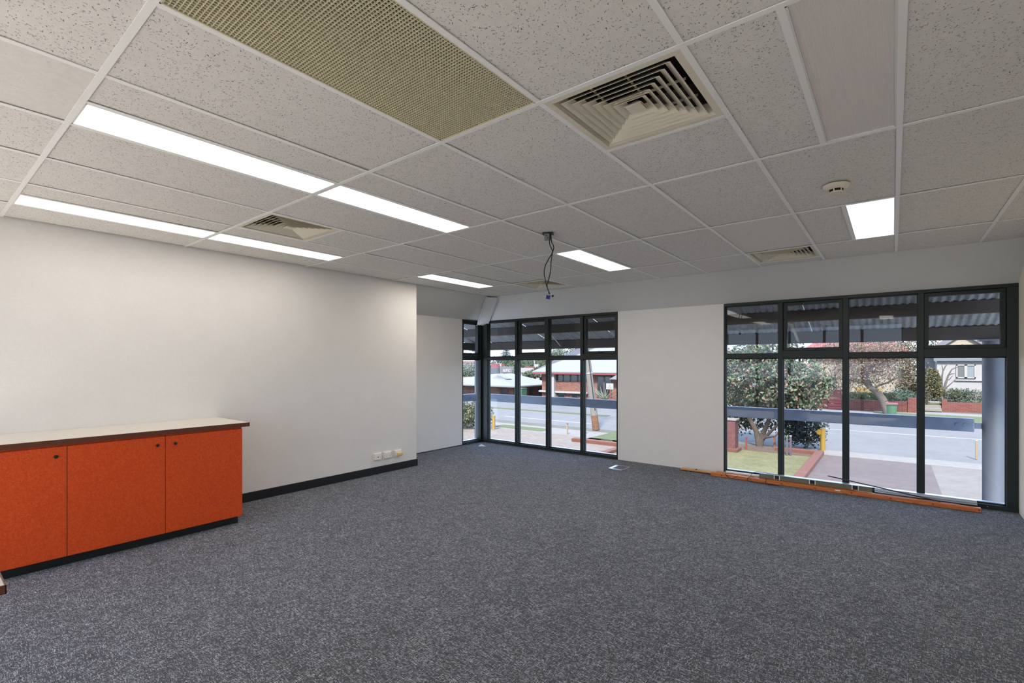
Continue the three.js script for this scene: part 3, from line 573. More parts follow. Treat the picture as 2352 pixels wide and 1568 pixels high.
struct('bounce_yard', rect(-30, 34, ZB + 0.16, 45, -0.08, 3), M.concrete, 'unseen concrete yard added behind the room to bounce sunlight in', 'yard');  // out of view, added to throw sunlight back into the room
struct('ground_outside', rect(-160, 120, -160, -6.27, GY - 0.03, 4, 0.1), M.soil, 'bare ground beyond the street', 'ground');
struct('yard_paving', rect(-24, -5.25, -15.7, -6.3, GY, 1.6), M.pavers, 'beige brick paved yard outside the corner window', 'paving');
struct('lawn', rect(-5.1, -0.08, -16.5, -6.3, GY, 3), M.lawn, 'dry pale lawn beside the driveway', 'lawn');
struct('garden_bed', rect(-5.1, -0.08, -17.6, -16.5, GY + 0.01, 2), M.mulch, 'brown mulch bed under the bush', 'garden bed');
struct('driveway', rect(0.1, 2.6, -17.1, -6.3, GY, 3), M.driveBrown, 'brown driveway beside the brick kerb', 'driveway');
struct('forecourt', rect(2.6, 14, -17.1, -6.3, GY, 3), M.drivePale, 'pale grit forecourt next to the driveway', 'forecourt');
struct('footpath', [rect(-24, -7.2, -17.2, -15.7, GY, 2), rect(-0.08, 14, -18.1, -17.1, GY + 0.01, 2)], M.concrete, 'pale concrete footpath along the near kerb', 'footpath');
struct('road', rect(-70, 60, -31, -18.1, GY - 0.02, 4), M.asphalt, 'wide grey street outside', 'road');
struct('car_park', rect(-60, -6, -50, -31, GY - 0.02, 4), M.asphalt, 'grey asphalt car park across the street', 'car park');
struct('road_marking', [rect(-14.5, -9, -19.65, -19.5, GY - 0.014, 1, 0.004), rect(-2, 9, -24.35, -24.2, GY - 0.014, 1, 0.004)], M.white, 'white painted line on the street', 'road marking');
struct('grass_verge', [rect(0.9, 30, -34.6, -31, GY, 3), rect(-7.2, -5.1, -18, -14.6, GY, 2), rect(-12.2, -9.6, -16.7, -15.9, GY + 0.01, 2), rect(-22, -10.2, -23.3, -22.8, GY, 3)], M.grass, 'green grass verges along the street', 'grass verge');
struct('far_footpath', [rect(-8, 0.9, -34.8, -31, GY - 0.005, 2), rect(0.9, 30, -36.2, -34.6, GY + 0.005, 2)], M.concrete, 'pale footpath across the street', 'footpath');
struct('kerb_1', [rbox(-0.1, 0.12, GY - 0.05, GY + 0.12, -16.9, -7, 0.02), rbox(-1.2, 0.12, GY - 0.05, GY + 0.12, -17.1, -16.9, 0.02)], M.kerbBrick, 'low red brick kerb between lawn and driveway', 'kerb');
struct('kerb_2', [rbox(-5.3, -5.08, GY - 0.05, GY + 0.1, -14.5, -7, 0.02), rbox(-7.3, -5.08, GY - 0.05, GY + 0.12, -14.75, -14.5, 0.02)], M.kerbBrick, 'low red brick edging round the yard paving', 'kerb');

// ---------------------------------------------------------------- plants
const leafGeo = (() => { const g = new THREE.BufferGeometry(); g.setAttribute('position', new THREE.BufferAttribute(new Float32Array([0, -0.5, 0, 0.32, 0, 0.1, 0, 0.5, 0, 0, -0.5, 0, 0, 0.5, 0, -0.32, 0, 0.1]), 3)); g.computeVertexNormals(); return g; })();
M.leaf = xs({ color: 0xffffff, roughness: 0.75, side: THREE.DoubleSide });
function foliage(name, parent, blobs, n, size, colors, seed, hollow = 0.35) {
  const q = rng(seed), m = new THREE.InstancedMesh(leafGeo, M.leaf, n), o = new THREE.Object3D(), c = new THREE.Color(), tot = blobs.reduce((s, b) => s + b[3] * b[4] * b[5], 0);
  let k = 0;
  blobs.forEach(([x, y, z, a, b, d], bi) => {
    const cnt = bi === blobs.length - 1 ? n - k : Math.floor((n * a * b * d) / tot);
    for (let i = 0; i < cnt; i++, k++) {
      const th = q() * 2 * Math.PI, cp = 2 * q() - 1, sp = Math.sqrt(1 - cp * cp), r = Math.cbrt(hollow + (1 - hollow) * q()) * (0.88 + 0.2 * Math.sin(th * 5 + cp * 7 + bi));
      o.position.set(x + a * r * sp * Math.cos(th), y + b * r * cp, z + d * r * sp * Math.sin(th));
      o.rotation.set(q() * 6.28, q() * 6.28, q() * 6.28);
      o.scale.setScalar(size * (0.7 + 0.6 * q()));
      o.updateMatrix(); m.setMatrixAt(k, o.matrix);
      c.set(colors[Math.floor(q() * colors.length)]).multiplyScalar(0.85 + 0.3 * q());
      m.setColorAt(k, c);
    }
  });
  m.name = name; m.userData.kind = 'stuff'; shadows(m); parent.add(m);
  return m;
}
M.bark = xs({ map: mottle(256, [104, 86, 74], [146, 128, 112], [[64, 1], [16, 1]], 121), roughness: 1 });
M.barkGrey = xs({ map: mottle(256, [126, 116, 108], [164, 154, 146], [[64, 1], [16, 1]], 122), roughness: 1 });
const branch = (pts, r0, r1) => { const out = []; for (let i = 0; i + 1 < pts.length; i++) { const a = r0 + ((r1 - r0) * i) / (pts.length - 1), b = r0 + ((r1 - r0) * (i + 1)) / (pts.length - 1); out.push(rod(pts[i], pts[i + 1], a, b, 8)); } return out; };
{
  const b = G(1745, 1025), t = thing('garden_bush', 'large dense bush with grey green and reddish leaves on the mulch bed', 'bush', [b.x, GY, b.z]);
  const L = (x, y, z) => V(x, y, z);
  part('trunk', [...branch([L(0, 0, 0), L(-0.1, 0.5, 0), L(-0.35, 1.0, 0.05), L(-0.5, 1.6, 0)], 0.11, 0.04), ...branch([L(0, 0, 0), L(0.1, 0.45, 0), L(0.28, 0.9, -0.05), L(0.3, 1.6, 0)], 0.1, 0.04), ...branch([L(0.05, 0.2, 0), L(0.4, 0.6, 0.1), L(0.9, 1.2, 0.1)], 0.06, 0.03), ...branch([L(0.1, 0.3, 0), L(0.5, 0.42, 0.2), L(0.75, 0.75, 0.2)], 0.04, 0.02)], M.bark, t);
  foliage('foliage', t, [[-0.35, 2.35, 0, 1.25, 1.0, 1.1], [0.95, 2.15, 0.35, 1.2, 0.95, 1.0], [0.3, 2.9, 0, 1.3, 0.8, 1.0], [0.4, 1.5, -0.2, 1.0, 0.5, 0.8], [-0.9, 1.0, -0.6, 0.9, 0.8, 0.6], [-0.2, 0.95, -0.7, 1.2, 0.6, 0.4], [1.5, 2.0, 0.6, 0.7, 0.7, 0.7]], 17000, 0.11, ['#6a8f5e', '#7da36e', '#8db07c', '#4f7450', '#96a478', '#c09a84', '#b88a72', '#416148', '#5c8058'], 301, 0.2);
  const b2 = G(1850, 1030), t2 = thing('conifer_shrub', 'dark green feathery shrub behind the twin marker posts', 'shrub', [b2.x, GY, b2.z - 0.3]);
  part('stem', rod(V(0, 0, 0), V(0, 0.7, 0), 0.04, 0.02), M.bark, t2);
  foliage('foliage', t2, [[0, 0.65, 0, 0.62, 0.65, 0.5], [-0.4, 0.6, -0.1, 0.4, 0.6, 0.4]], 4500, 0.08, ['#4a6650', '#3c5a4c', '#5a7862', '#345044'], 302, 0.2);
  const h = G(1062, 988), t3 = thing('hedge', 'clipped olive hedge outside the narrow corner window', 'hedge', [h.x - 0.6, GY, h.z - 0.4]);
  part('stem', [rod(V(0, 0, 0), V(0, 0.6, 0), 0.05, 0.03), rod(V(-1.2, 0, 0), V(-1.2, 0.6, 0), 0.05, 0.03)], M.bark, t3);
  foliage('foliage', t3, [[0, 0.6, 0, 0.9, 0.62, 0.7], [-1.2, 0.6, 0.3, 1.0, 0.62, 0.7], [0.5, 0.55, -0.6, 0.8, 0.6, 0.7]], 6000, 0.1, ['#7c8a50', '#8f9a5a', '#68784a', '#a39a66', '#5c6c48'], 303, 0.3);
}
{
  const b = onZ(2040, 940, -33.5), t = thing('leaning_tree', 'leaning street tree with thin orange tinged leaves across the road', 'tree', [b.x, GY, b.z]);
  const P = (u, v, z = -33.5) => onZ(u, v, z).sub(V(b.x, GY, b.z));
  part('trunk', [...branch([V(0, -0.05, 0), P(2030, 922), P(2015, 900), P(2000, 890), P(1988, 878), P(1975, 870)], 0.22, 0.1), ...branch([P(2000, 890), P(1992, 870), P(1985, 845), P(1985, 815)], 0.12, 0.05), ...branch([P(1988, 878), P(1965, 876), P(1945, 870)], 0.07, 0.03), ...branch([P(2002, 895), P(2018, 885), P(2040, 878), P(2060, 865)], 0.07, 0.03), ...branch([P(1990, 850), P(2020, 830), P(2050, 800)], 0.06, 0.03)], M.barkGrey, t);
  const c1 = P(1975, 835), c2 = P(2045, 840), c3 = P(2000, 800);
  foliage('foliage', t, [[c1.x, c1.y, 0, 2.0, 1.3, 2.0], [c2.x, c2.y, 0, 1.5, 1.3, 1.5], [c3.x, c3.y, 0, 2.6, 1.1, 2.0]], 12000, 0.105, ['#b39a70', '#a88a62', '#c0907a', '#8f9a68', '#c9ad86', '#b8776a'], 304, 0.05);
  const far = [[2095, 872, -38, 0.85, 1.5, 'bronze green', ['#857a48', '#6a6e48', '#9a8a50', '#5a6244']], [2139, 878, -40, 0.5, 0.95, 'yellowing', ['#98904e', '#7c7e4a', '#b09a58', '#5f7048']], [1918, 845, -42, 2.3, 2.3, 'dull red brown', ['#96705c', '#7c705a', '#a8806c', '#6d7258']]];
  for (const [u, v, z, rx, ry, w, cols] of far) {
    const p = onZ(u, v, z), k = thing('garden_tree', w + ' garden tree beyond the brick wall across the road', 'tree', [p.x, GY, z]);
    part('trunk', rod(V(0, 0, 0), V(0, p.y - GY, 0), 0.14, 0.06), M.bark, k);
    foliage('foliage', k, [[0, p.y - GY, 0, rx, ry, rx], [rx * 0.4, p.y - GY - ry * 0.5, 0.2, rx * 0.7, ry * 0.6, rx * 0.7]], 5500, 0.11, cols, 310 + Math.round(u), 0.2);
  }
  const bare = onZ(2166, 906, -41), t5 = thing('bare_tree', 'bare grey branched tree in front of the white house', 'tree', [bare.x, bare.y - 0.3, bare.z]);
  const Q = (u, v) => onZ(u, v, -41).sub(V(bare.x, bare.y - 0.3, bare.z));
  const br = [[[2166, 910], [2163, 890], [2163, 870], [2166, 850], [2163, 838]], [[2166, 902], [2172, 880], [2178, 862], [2186, 848], [2205, 840]], [[2164, 895], [2152, 882], [2148, 872]], [[2170, 893], [2185, 880], [2198, 868]], [[2163, 870], [2156, 858], [2150, 846]], [[2166, 852], [2172, 840], [2178, 834]], [[2178, 862], [2186, 858], [2194, 858]], [[2163, 878], [2157, 872], [2154, 864]], [[2174, 872], [2180, 872], [2188, 862]]];
  part('trunk', br.flatMap((l, i) => branch(l.map(([u, v]) => Q(u, v)), i < 2 ? 0.08 : 0.04, 0.015)), M.barkGrey, t5);
  const shrubs = [[1962, 915, -36.5, 0.9, 0.42, 'yellow green', ['#93a850', '#7f9c52', '#b0b860', '#6d8c50'], 'beside the red gate'], [1998, 914, -36.5, 1.0, 0.42, 'bright green', ['#86a24e', '#9cb058', '#6f9456'], 'behind the leaning trunk'], [2030, 914, -36.5, 0.8, 0.4, 'lime', ['#a0b45a', '#88a455', '#739a5e'], 'above the green bin'], [2068, 912, -36.5, 0.9, 0.5, 'blue green', ['#6f9a82', '#5f8c70', '#86ac90'], 'next to the wall pier'], [2155, 914, -40, 1.0, 0.25, 'white flowering', ['#c8ccc6', '#b0b8a8', '#9aa88e'], 'beside the garden steps'], [2195, 906, -40, 0.9, 0.4, 'dark green', ['#5f7c4c', '#7a9058', '#4c6a46'], 'under the house window'], [2235, 908, -40, 1.2, 0.4, 'silver', ['#a6b4a4', '#8fa090', '#bcc6ba'], 'near the veranda post']];
  shrubs.forEach(([u, v, z, rx, ry, w, cols, where], k) => {
    const p = onZ(u, v, z), s = thing('garden_shrub', w + ' low garden shrub ' + where, 'shrub', [p.x, p.y - ry, z]);
    foliage('foliage', s, [[0, ry, 0, rx, ry, 0.5]], 2200, 0.08, cols, 340 + k, 0.3);
  });
}
{ // spiky plant by the sign
  const p = onZ(1388, 915, -29), t = thing('spiky_plant', 'pale spiky plant under the white sign board', 'plant', [p.x, p.y - 0.1, p.z]), q = rng(77);
  const blade = xs({ color: 0xb6c2a4, roughness: 0.7 });
  for (let k = 0; k < 22; k++) { const a = q() * 6.28, l = 0.7 + q() * 0.6, e = 0.4 + q() * 0.9; part('leaf', rod(V(0, 0, 0), V(Math.cos(a) * l * Math.cos(e), Math.sin(e) * l, Math.sin(a) * l * Math.cos(e)), 0.05, 0.005, 5), blade, t); }
}
// ---------------------------------------------------------------- street furniture
{
  const at = (u, v) => { const p = G(u, v); return [p.x, GY, p.z]; };
  const mk = (name, label, cat, u, v) => thing(name, label, cat, at(u, v));
  for (const [u, v, h, w, padlock] of [[1890, 1035, 0.7, 'yellow steel bollard with a round lock plate at the driveway edge', 1], [1134, 986, 0.58, 'yellow steel bollard beside a tall white post', 0]]) {
    const t = mk('yellow_bollard', w, 'bollard', u, v);
    part('post', new THREE.CylinderGeometry(0.07, 0.07, h, 24).translate(0, h / 2, 0), M.yellow, t);
    part('cap', new THREE.CylinderGeometry(0.074, 0.074, 0.03, 24).translate(0, h, 0), M.yellow, t);
    if (padlock) part('lock_plate', [new THREE.CylinderGeometry(0.085, 0.085, 0.05, 24).rotateX(Math.PI / 2).translate(-0.09, h - 0.1, 0.03)], M.yellow, t);
  }
  const wp = mk('white_post', 'tall white peeling post next to the yellow bollard', 'post', 1124, 985);
  part('shaft', rbox(-0.045, 0.045, 0, 1.25, -0.045, 0.045, 0.005), M.white, wp);
  part('cap', rbox(-0.055, 0.055, 1.25, 1.27, -0.055, 0.055, 0.004), M.white, wp);
  M.redPaint = xs({ color: 0xc8564a, roughness: 0.6 }); M.orangePaint = xs({ color: 0xd07a4a, roughness: 0.6 }); M.purple = xs({ color: 0x8a6a86, roughness: 0.6 }); M.greyPaint = xs({ color: 0x78787a, roughness: 0.6 });
  const stake = (name, label, u, v, h, m, capM) => { const t = mk(name, label, 'stake', u, v); part('shaft', rbox(-0.026, 0.026, 0, h, -0.026, 0.026, 0.004), m, t); part('tip', rbox(-0.03, 0.03, h - 0.02, h + 0.012, -0.03, 0.03, 0.004), capM, t); };
  stake('garden_stake', 'thin red stake in the lawn edge by the brick pillar box', 1714, 1032, 0.4, M.redPaint, M.redPaint);
  stake('garden_stake', 'short orange stake under the bush', 1779, 1027, 0.33, M.orangePaint, M.orangePaint);
  stake('marker_post', 'slim grey marker post with a green top', 1808, 1046, 0.58, M.greyPaint, xs({ color: 0x8fb84a }));
  stake('marker_post', 'purple marker post with a white cap', 1816, 1046, 0.6, M.purple, M.white);
  stake('marker_post', 'small cream post with a red band on the paved yard', 1303, 997, 0.42, xs({ color: 0xe4d2b0 }), M.redPaint);
  stake('marker_post', 'white post with a black and orange lamp head', 1344, 996, 0.5, M.white, M.orangePaint);
  stake('marker_post', 'cream timber post at the end of the footpath', 2243, 1054, 0.54, xs({ color: 0xdcc09a }), M.white);
  const bx = mk('pillar_box', 'rusty red upright meter box on a brick plinth', 'box', 1677, 1034);
  part('cabinet_body', rbox(-0.24, 0.2, 0.08, 1.0, -0.2, 0.2, 0.01), xs({ map: mottle(128, [128, 66, 70], [164, 96, 86], [[16, 1], [64, 1]], 131), roughness: 0.7 }), bx);
  part('top', rbox(-0.27, 0.23, 0.98, 1.03, -0.23, 0.23, 0.01), M.concrete, bx);
  part('plinth', rbox(-0.3, 0.28, 0, 0.1, -0.28, 0.3, 0.01), M.kerbBrick, bx);
  const b = onZ(2048, 963, -30.8), t = thing('wheelie_bin', 'green wheelie bin with a red lid on the far verge', 'bin', [b.x, GY, b.z]);
  const green = xs({ color: 0x6fae84, roughness: 0.5 });
  const body = new THREE.CylinderGeometry(0.42, 0.33, 0.92, 4, 1).rotateY(Math.PI / 4).scale(0.98, 1, 1.15).translate(0, 0.5, 0);
  part('body', body, green, t);
  part('rim', rbox(-0.33, 0.33, 0.92, 0.97, -0.38, 0.38, 0.01), green, t);
  part('lid', [rbox(-0.33, 0.33, 0.97, 1.05, -0.38, 0.38, 0.03)], xs({ color: 0xd0566a, roughness: 0.5 }), t);
  for (const s of [-0.25, 0.25]) part('wheel', new THREE.CylinderGeometry(0.1, 0.1, 0.05, 20).rotateZ(Math.PI / 2).translate(s, 0.1, -0.36), M.rubber, t);
  t.scale.setScalar(0.76);
  // power pole
  const pb = G(1369, 986), top = AT(1344, 780, 20.6), d = top.clone().sub(pb), pole = thing('power_pole', 'leaning concrete power pole with rust stains at its foot', 'pole', [0, 0, 0]);
  const along = (k) => pb.clone().addScaledVector(d, k);
  M.poleGrey = xs({ map: mottle(256, [168, 164, 156], [196, 192, 184], [[64, 1], [8, 1]], 132), roughness: 0.9 });
  M.rust = xs({ map: mottle(256, [150, 96, 60], [196, 150, 112], [[24, 1], [64, 1]], 133), roughness: 0.95 });
  part('foot', rod(pb, along(0.16), 0.15, 0.145, 20), M.rust, pole);
  part('shaft', rod(along(0.16), along(1.6), 0.145, 0.115, 20), M.poleGrey, pole);
  part('cable_conduit', rod(along(0.22).add(V(0.12, 0, 0.1)), along(1.5).add(V(0.1, 0, 0.08)), 0.022, 0.022, 8), M.rubber, pole);
  part('cross_arm', bar(along(1.42).add(V(-1, 0, 0)), along(1.42).add(V(1, 0, 0)), 0.1, 0.1), M.beam, pole);
  part('band', rod(along(0.62), along(0.635), 0.152, 0.152, 20), M.galv, pole);
  for (const [u0, v0, k] of [[1060, 847, 0], [1060, 835, 1], [1060, 824, 2]]) part('overhead_wire', rod(AT(u0, v0, 60), along(1.2 + k * 0.12), 0.018, 0.012, 5), M.rubber, pole);
  const sp = onZ(1402, 915, -28.5), sg = thing('sign_board', 'white sign board on a thin red post in front of the brick offices', 'sign', [sp.x, GY, sp.z]);
  const s0 = onZ(1393, 880, -28.5), s1 = onZ(1409, 894, -28.5);
  part('post', rbox(-0.03, 0.03, 0, s1.y - GY + 0.02, -0.03, 0.03, 0.004), M.redPaint, sg);
  part('board', rbox(s0.x - sp.x, s1.x - sp.x, s1.y - GY, s0.y - GY, -0.02, 0.05, 0.005), xs({ map: canvasTex(256, 256, (c) => { c.fillStyle = '#f0efe2'; c.fillRect(0, 0, 256, 256); c.fillStyle = '#8a8f98'; c.fillRect(110, 52, 44, 16); c.fillRect(98, 106, 70, 26); c.fillStyle = '#6f7c8e'; c.fillRect(60, 184, 60, 26); c.fillRect(140, 184, 66, 26); }), roughness: 0.6 }), sg);
  { const g = sg.children[1].geometry, p = g.attributes.position, uv = g.attributes.uv; g.computeBoundingBox(); const bb = g.boundingBox; for (let i = 0; i < p.count; i++) uv.setXY(i, (p.getX(i) - bb.min.x) / (bb.max.x - bb.min.x), 1 - (1 - (p.getY(i) - bb.min.y) / (bb.max.y - bb.min.y))); }
}
// ---------------------------------------------------------------- brick garden walls, gate, steps, houses across the road
{
  const zw = -35.2, a = onZ(1880, 946, zw), b = onZ(2085, 946, zw), c = onZ(2112, 950, zw), top = onZ(2000, 919, zw).y, pt = onZ(2100, 914, zw).y;
  const w1 = thing('garden_wall', 'long red brick garden wall behind the leaning tree', 'wall', [0, 0, 0]);
  part('wall_run', box(a.x, b.x, GY - 0.05, top, zw - 0.22, zw, 1.9), M.brickRed, w1);
  part('pier', box(b.x, c.x, GY - 0.05, pt, zw - 0.3, zw + 0.08, 1.9), M.brickRed, w1);
  const z2 = -37.5, d = onZ(2163, 940, z2), e = onZ(2176, 940, z2), f = onZ(2330, 940, z2), t2 = onZ(2200, 924, z2).y, t3 = onZ(2170, 917, z2).y, w2 = thing('garden_wall', 'low red brick wall with a raised end in front of the white house', 'wall', [0, 0, 0]);
  part('wall_run', box(e.x, f.x, GY - 0.05, t2, z2 - 0.22, z2, 1.9), M.brickRed, w2);
  part('pier', box(d.x, e.x, GY - 0.05, t3, z2 - 0.3, z2 + 0.05, 1.9), M.brickRed, w2);
  struct('raised_garden', [rect(c.x, 40, -60, z2 - 0.2, t2 - 0.12, 3, 1.0), rect(a.x - 6, c.x, -60, zw - 0.2, top - 0.15, 3, 1.0)], M.grass, 'raised front gardens behind the brick walls', 'garden');
  const st = thing('garden_steps', 'pale concrete steps between the two brick walls', 'steps', [0, 0, 0]);
  for (let k = 0; k < 3; k++) part('step', rbox(c.x + 0.05, d.x - 0.02, GY, GY + 0.16 * (k + 1), z2 - 0.5 - k * 0.5, z2 + 0.5 - k * 0.5, 0.01), M.concrete, st);
  const g0 = onZ(1906, 935, -36), g1 = onZ(1936, 893, -36), gate = thing('red_gate', 'bright red slatted gate in the brick wall', 'gate', [0, 0, 0]);
  const n = 7, hh = (g1.y - GY) / n;
  for (let k = 0; k < n; k++) part('slat', rbox(g0.x, g1.x, GY + k * hh + 0.015, GY + (k + 1) * hh - 0.01, -34.95, -34.9, 0.006), xs({ color: 0xc23a40, roughness: 0.5 }), gate);
  part('gate_frame', [rbox(g0.x, g0.x + 0.07, GY, g1.y, -35.0, -34.95, 0.004), rbox(g1.x - 0.07, g1.x, GY, g1.y, -35.0, -34.95, 0.004)], xs({ color: 0xa83038, roughness: 0.5 }), gate);
  // white house
  const zh = -43, H = (u, v) => onZ(u, v, zh), l = H(2152, 905), r = H(2345, 905), e1 = H(2200, 829).y, gr = l.y - 1.2;
  const hs = thing('white_house', 'white rendered house with a gable and a wide window', 'house', [0, 0, 0]);
  part('wall', box(l.x, r.x, gr, e1, zh - 7, zh, 2), M.whiteWall, hs);
  part('side_wing', box(H(2118, 900).x, l.x, gr, e1 + 0.3, zh - 8, zh - 2.0, 2), M.whiteWall, hs);
  part('plinth', box(l.x - 0.03, r.x, gr, l.y + 0.25, zh, zh + 0.04, 2), M.concrete, hs);
  part('window_band', box(H(2193, 873).x, H(2345, 873).x, H(2200, 874).y, H(2200, 871).y, zh, zh + 0.1), M.white, hs);
  const wl = H(2196, 868), wm = H(2218, 868), wr = H(2241, 838), wy0 = H(2200, 868).y, wy1 = H(2200, 837).y;
  for (const [p, q, col] of [[wl.x, wm.x, 0x8d8c88], [wm.x, wr.x, 0xb4c2c8]]) {
    const fr = part('window', [box(p, q, wy0, wy0 + 0.07, zh, zh + 0.08), box(p, q, wy1 - 0.07, wy1, zh, zh + 0.08), box(p, p + 0.07, wy0, wy1, zh, zh + 0.08), box(q - 0.07, q, wy0, wy1, zh, zh + 0.08)], M.white, hs);
    part('pane', box(p + 0.06, q - 0.06, wy0 + 0.06, wy1 - 0.06, zh + 0.01, zh + 0.03), xs({ color: col, roughness: 0.2 }), fr);
  }
  part('side_window', box(H(2126, 860).x, H(2133, 860).x, H(2130, 868).y, H(2130, 832).y, zh - 2.0, zh - 1.95), xs({ color: 0xa0a8b0, roughness: 0.2 }), hs);
  part('vent_brick', box(H(2219, 892).x, H(2226, 892).x, H(2220, 893).y, H(2220, 891).y, zh, zh + 0.02), M.greyPaint, hs);
  const ea = H(2153, 832).x, eb = H(2345, 832).x;
  part('gutter', rbox(ea - 0.2, eb, e1, e1 + 0.2, zh + 0.05, zh + 0.22, 0.02), xs({ color: 0x9aa6b2, roughness: 0.5 }), hs);
  part('porch_roof', [prism([V(ea - 0.2, e1 + 0.18, zh + 0.2), V(eb, e1 + 0.18, zh + 0.2), V(eb, e1 + 0.6, zh - 0.8), V(ea - 0.2, e1 + 0.6, zh - 0.8)], V(0, 0.08, 0), 2)], M.roofRed, hs);
  const gl = H(2150, 800), gp = H(2215, 762), gR = H(2288, 800), zg = zh - 1.0;
  part('gable', [prism([V(gl.x, gl.y - 0.6, zg), V(gR.x, gl.y - 0.6, zg), V(gR.x, gl.y, zg), V(gp.x, gp.y, zg), V(gl.x, gl.y, zg)], V(0, 0, -0.3), 2)], xs({ color: 0xe8dcc0, roughness: 0.8 }), hs);
  part('barge_board', [bar(V(gl.x - 0.3, gl.y - 0.2, zg + 0.1), V(gp.x, gp.y + 0.05, zg + 0.1), 0.2, 0.28), bar(V(gp.x, gp.y + 0.05, zg + 0.1), V(gR.x + 0.3, gR.y - 0.2, zg + 0.1), 0.2, 0.28)], xs({ color: 0x9aa0aa, roughness: 0.6 }), hs);
  part('roof', [prism([V(gl.x - 0.4, gl.y - 0.2, zg + 0.1), V(gp.x, gp.y + 0.1, zg + 0.1), V(gp.x, gp.y + 0.1, zg - 8), V(gl.x - 0.4, gl.y - 0.2, zg - 8)], V(0, 0.1, 0), 2), prism([V(gR.x + 0.4, gR.y - 0.2, zg + 0.1), V(gp.x, gp.y + 0.1, zg + 0.1), V(gp.x, gp.y + 0.1, zg - 8), V(gR.x + 0.4, gR.y - 0.2, zg - 8)], V(0, 0.1, 0), 2)], M.roofRed, hs);
  // red roofed house behind the bush
  const zr = -48, K = (u, v) => onZ(u, v, zr), rh = thing('red_roof_house', 'cream house with a red tiled roof behind the trees', 'house', [0, 0, 0]);
  part('wall', box(K(1860, 900).x, K(2075, 900).x, K(1900, 930).y, K(1900, 812).y, zr - 7, zr, 2), xs({ color: 0xe2d8c4, roughness: 0.8 }), rh);
  part('roof', [prism([V(K(1830, 815).x, K(1900, 815).y, zr + 0.6), V(K(2095, 815).x, K(1900, 815).y, zr + 0.6), V(K(2020, 760).x, K(1900, 765).y, zr - 3.5), V(K(1890, 760).x, K(1900, 765).y, zr - 3.5)], V(0, 0.12, 0), 2)], M.roofRed, rh);
  part('fence_panel', box(K(1965, 900).x, K(2028, 900).x, K(1990, 898).y, K(1990, 888).y, zr + 1, zr + 1.1), xs({ color: 0xd8b860, roughness: 0.8 }), rh);
  const cr = onZ(1668, 806, -60), pr = thing('grey_roof_house', 'distant house with a pale grey roof behind the bush', 'house', [0, 0, 0]);
  part('wall', box(cr.x - 12, cr.x + 2, GY, cr.y, -66, -60, 2), M.whiteWall, pr);
  part('roof', [prism([V(cr.x - 13, cr.y, -59.5), V(cr.x + 3, cr.y, -59.5), V(cr.x - 2, cr.y + 2, -63), V(cr.x - 10, cr.y + 2, -63)], V(0, 0.1, 0), 2)], M.roofPale, pr);
}
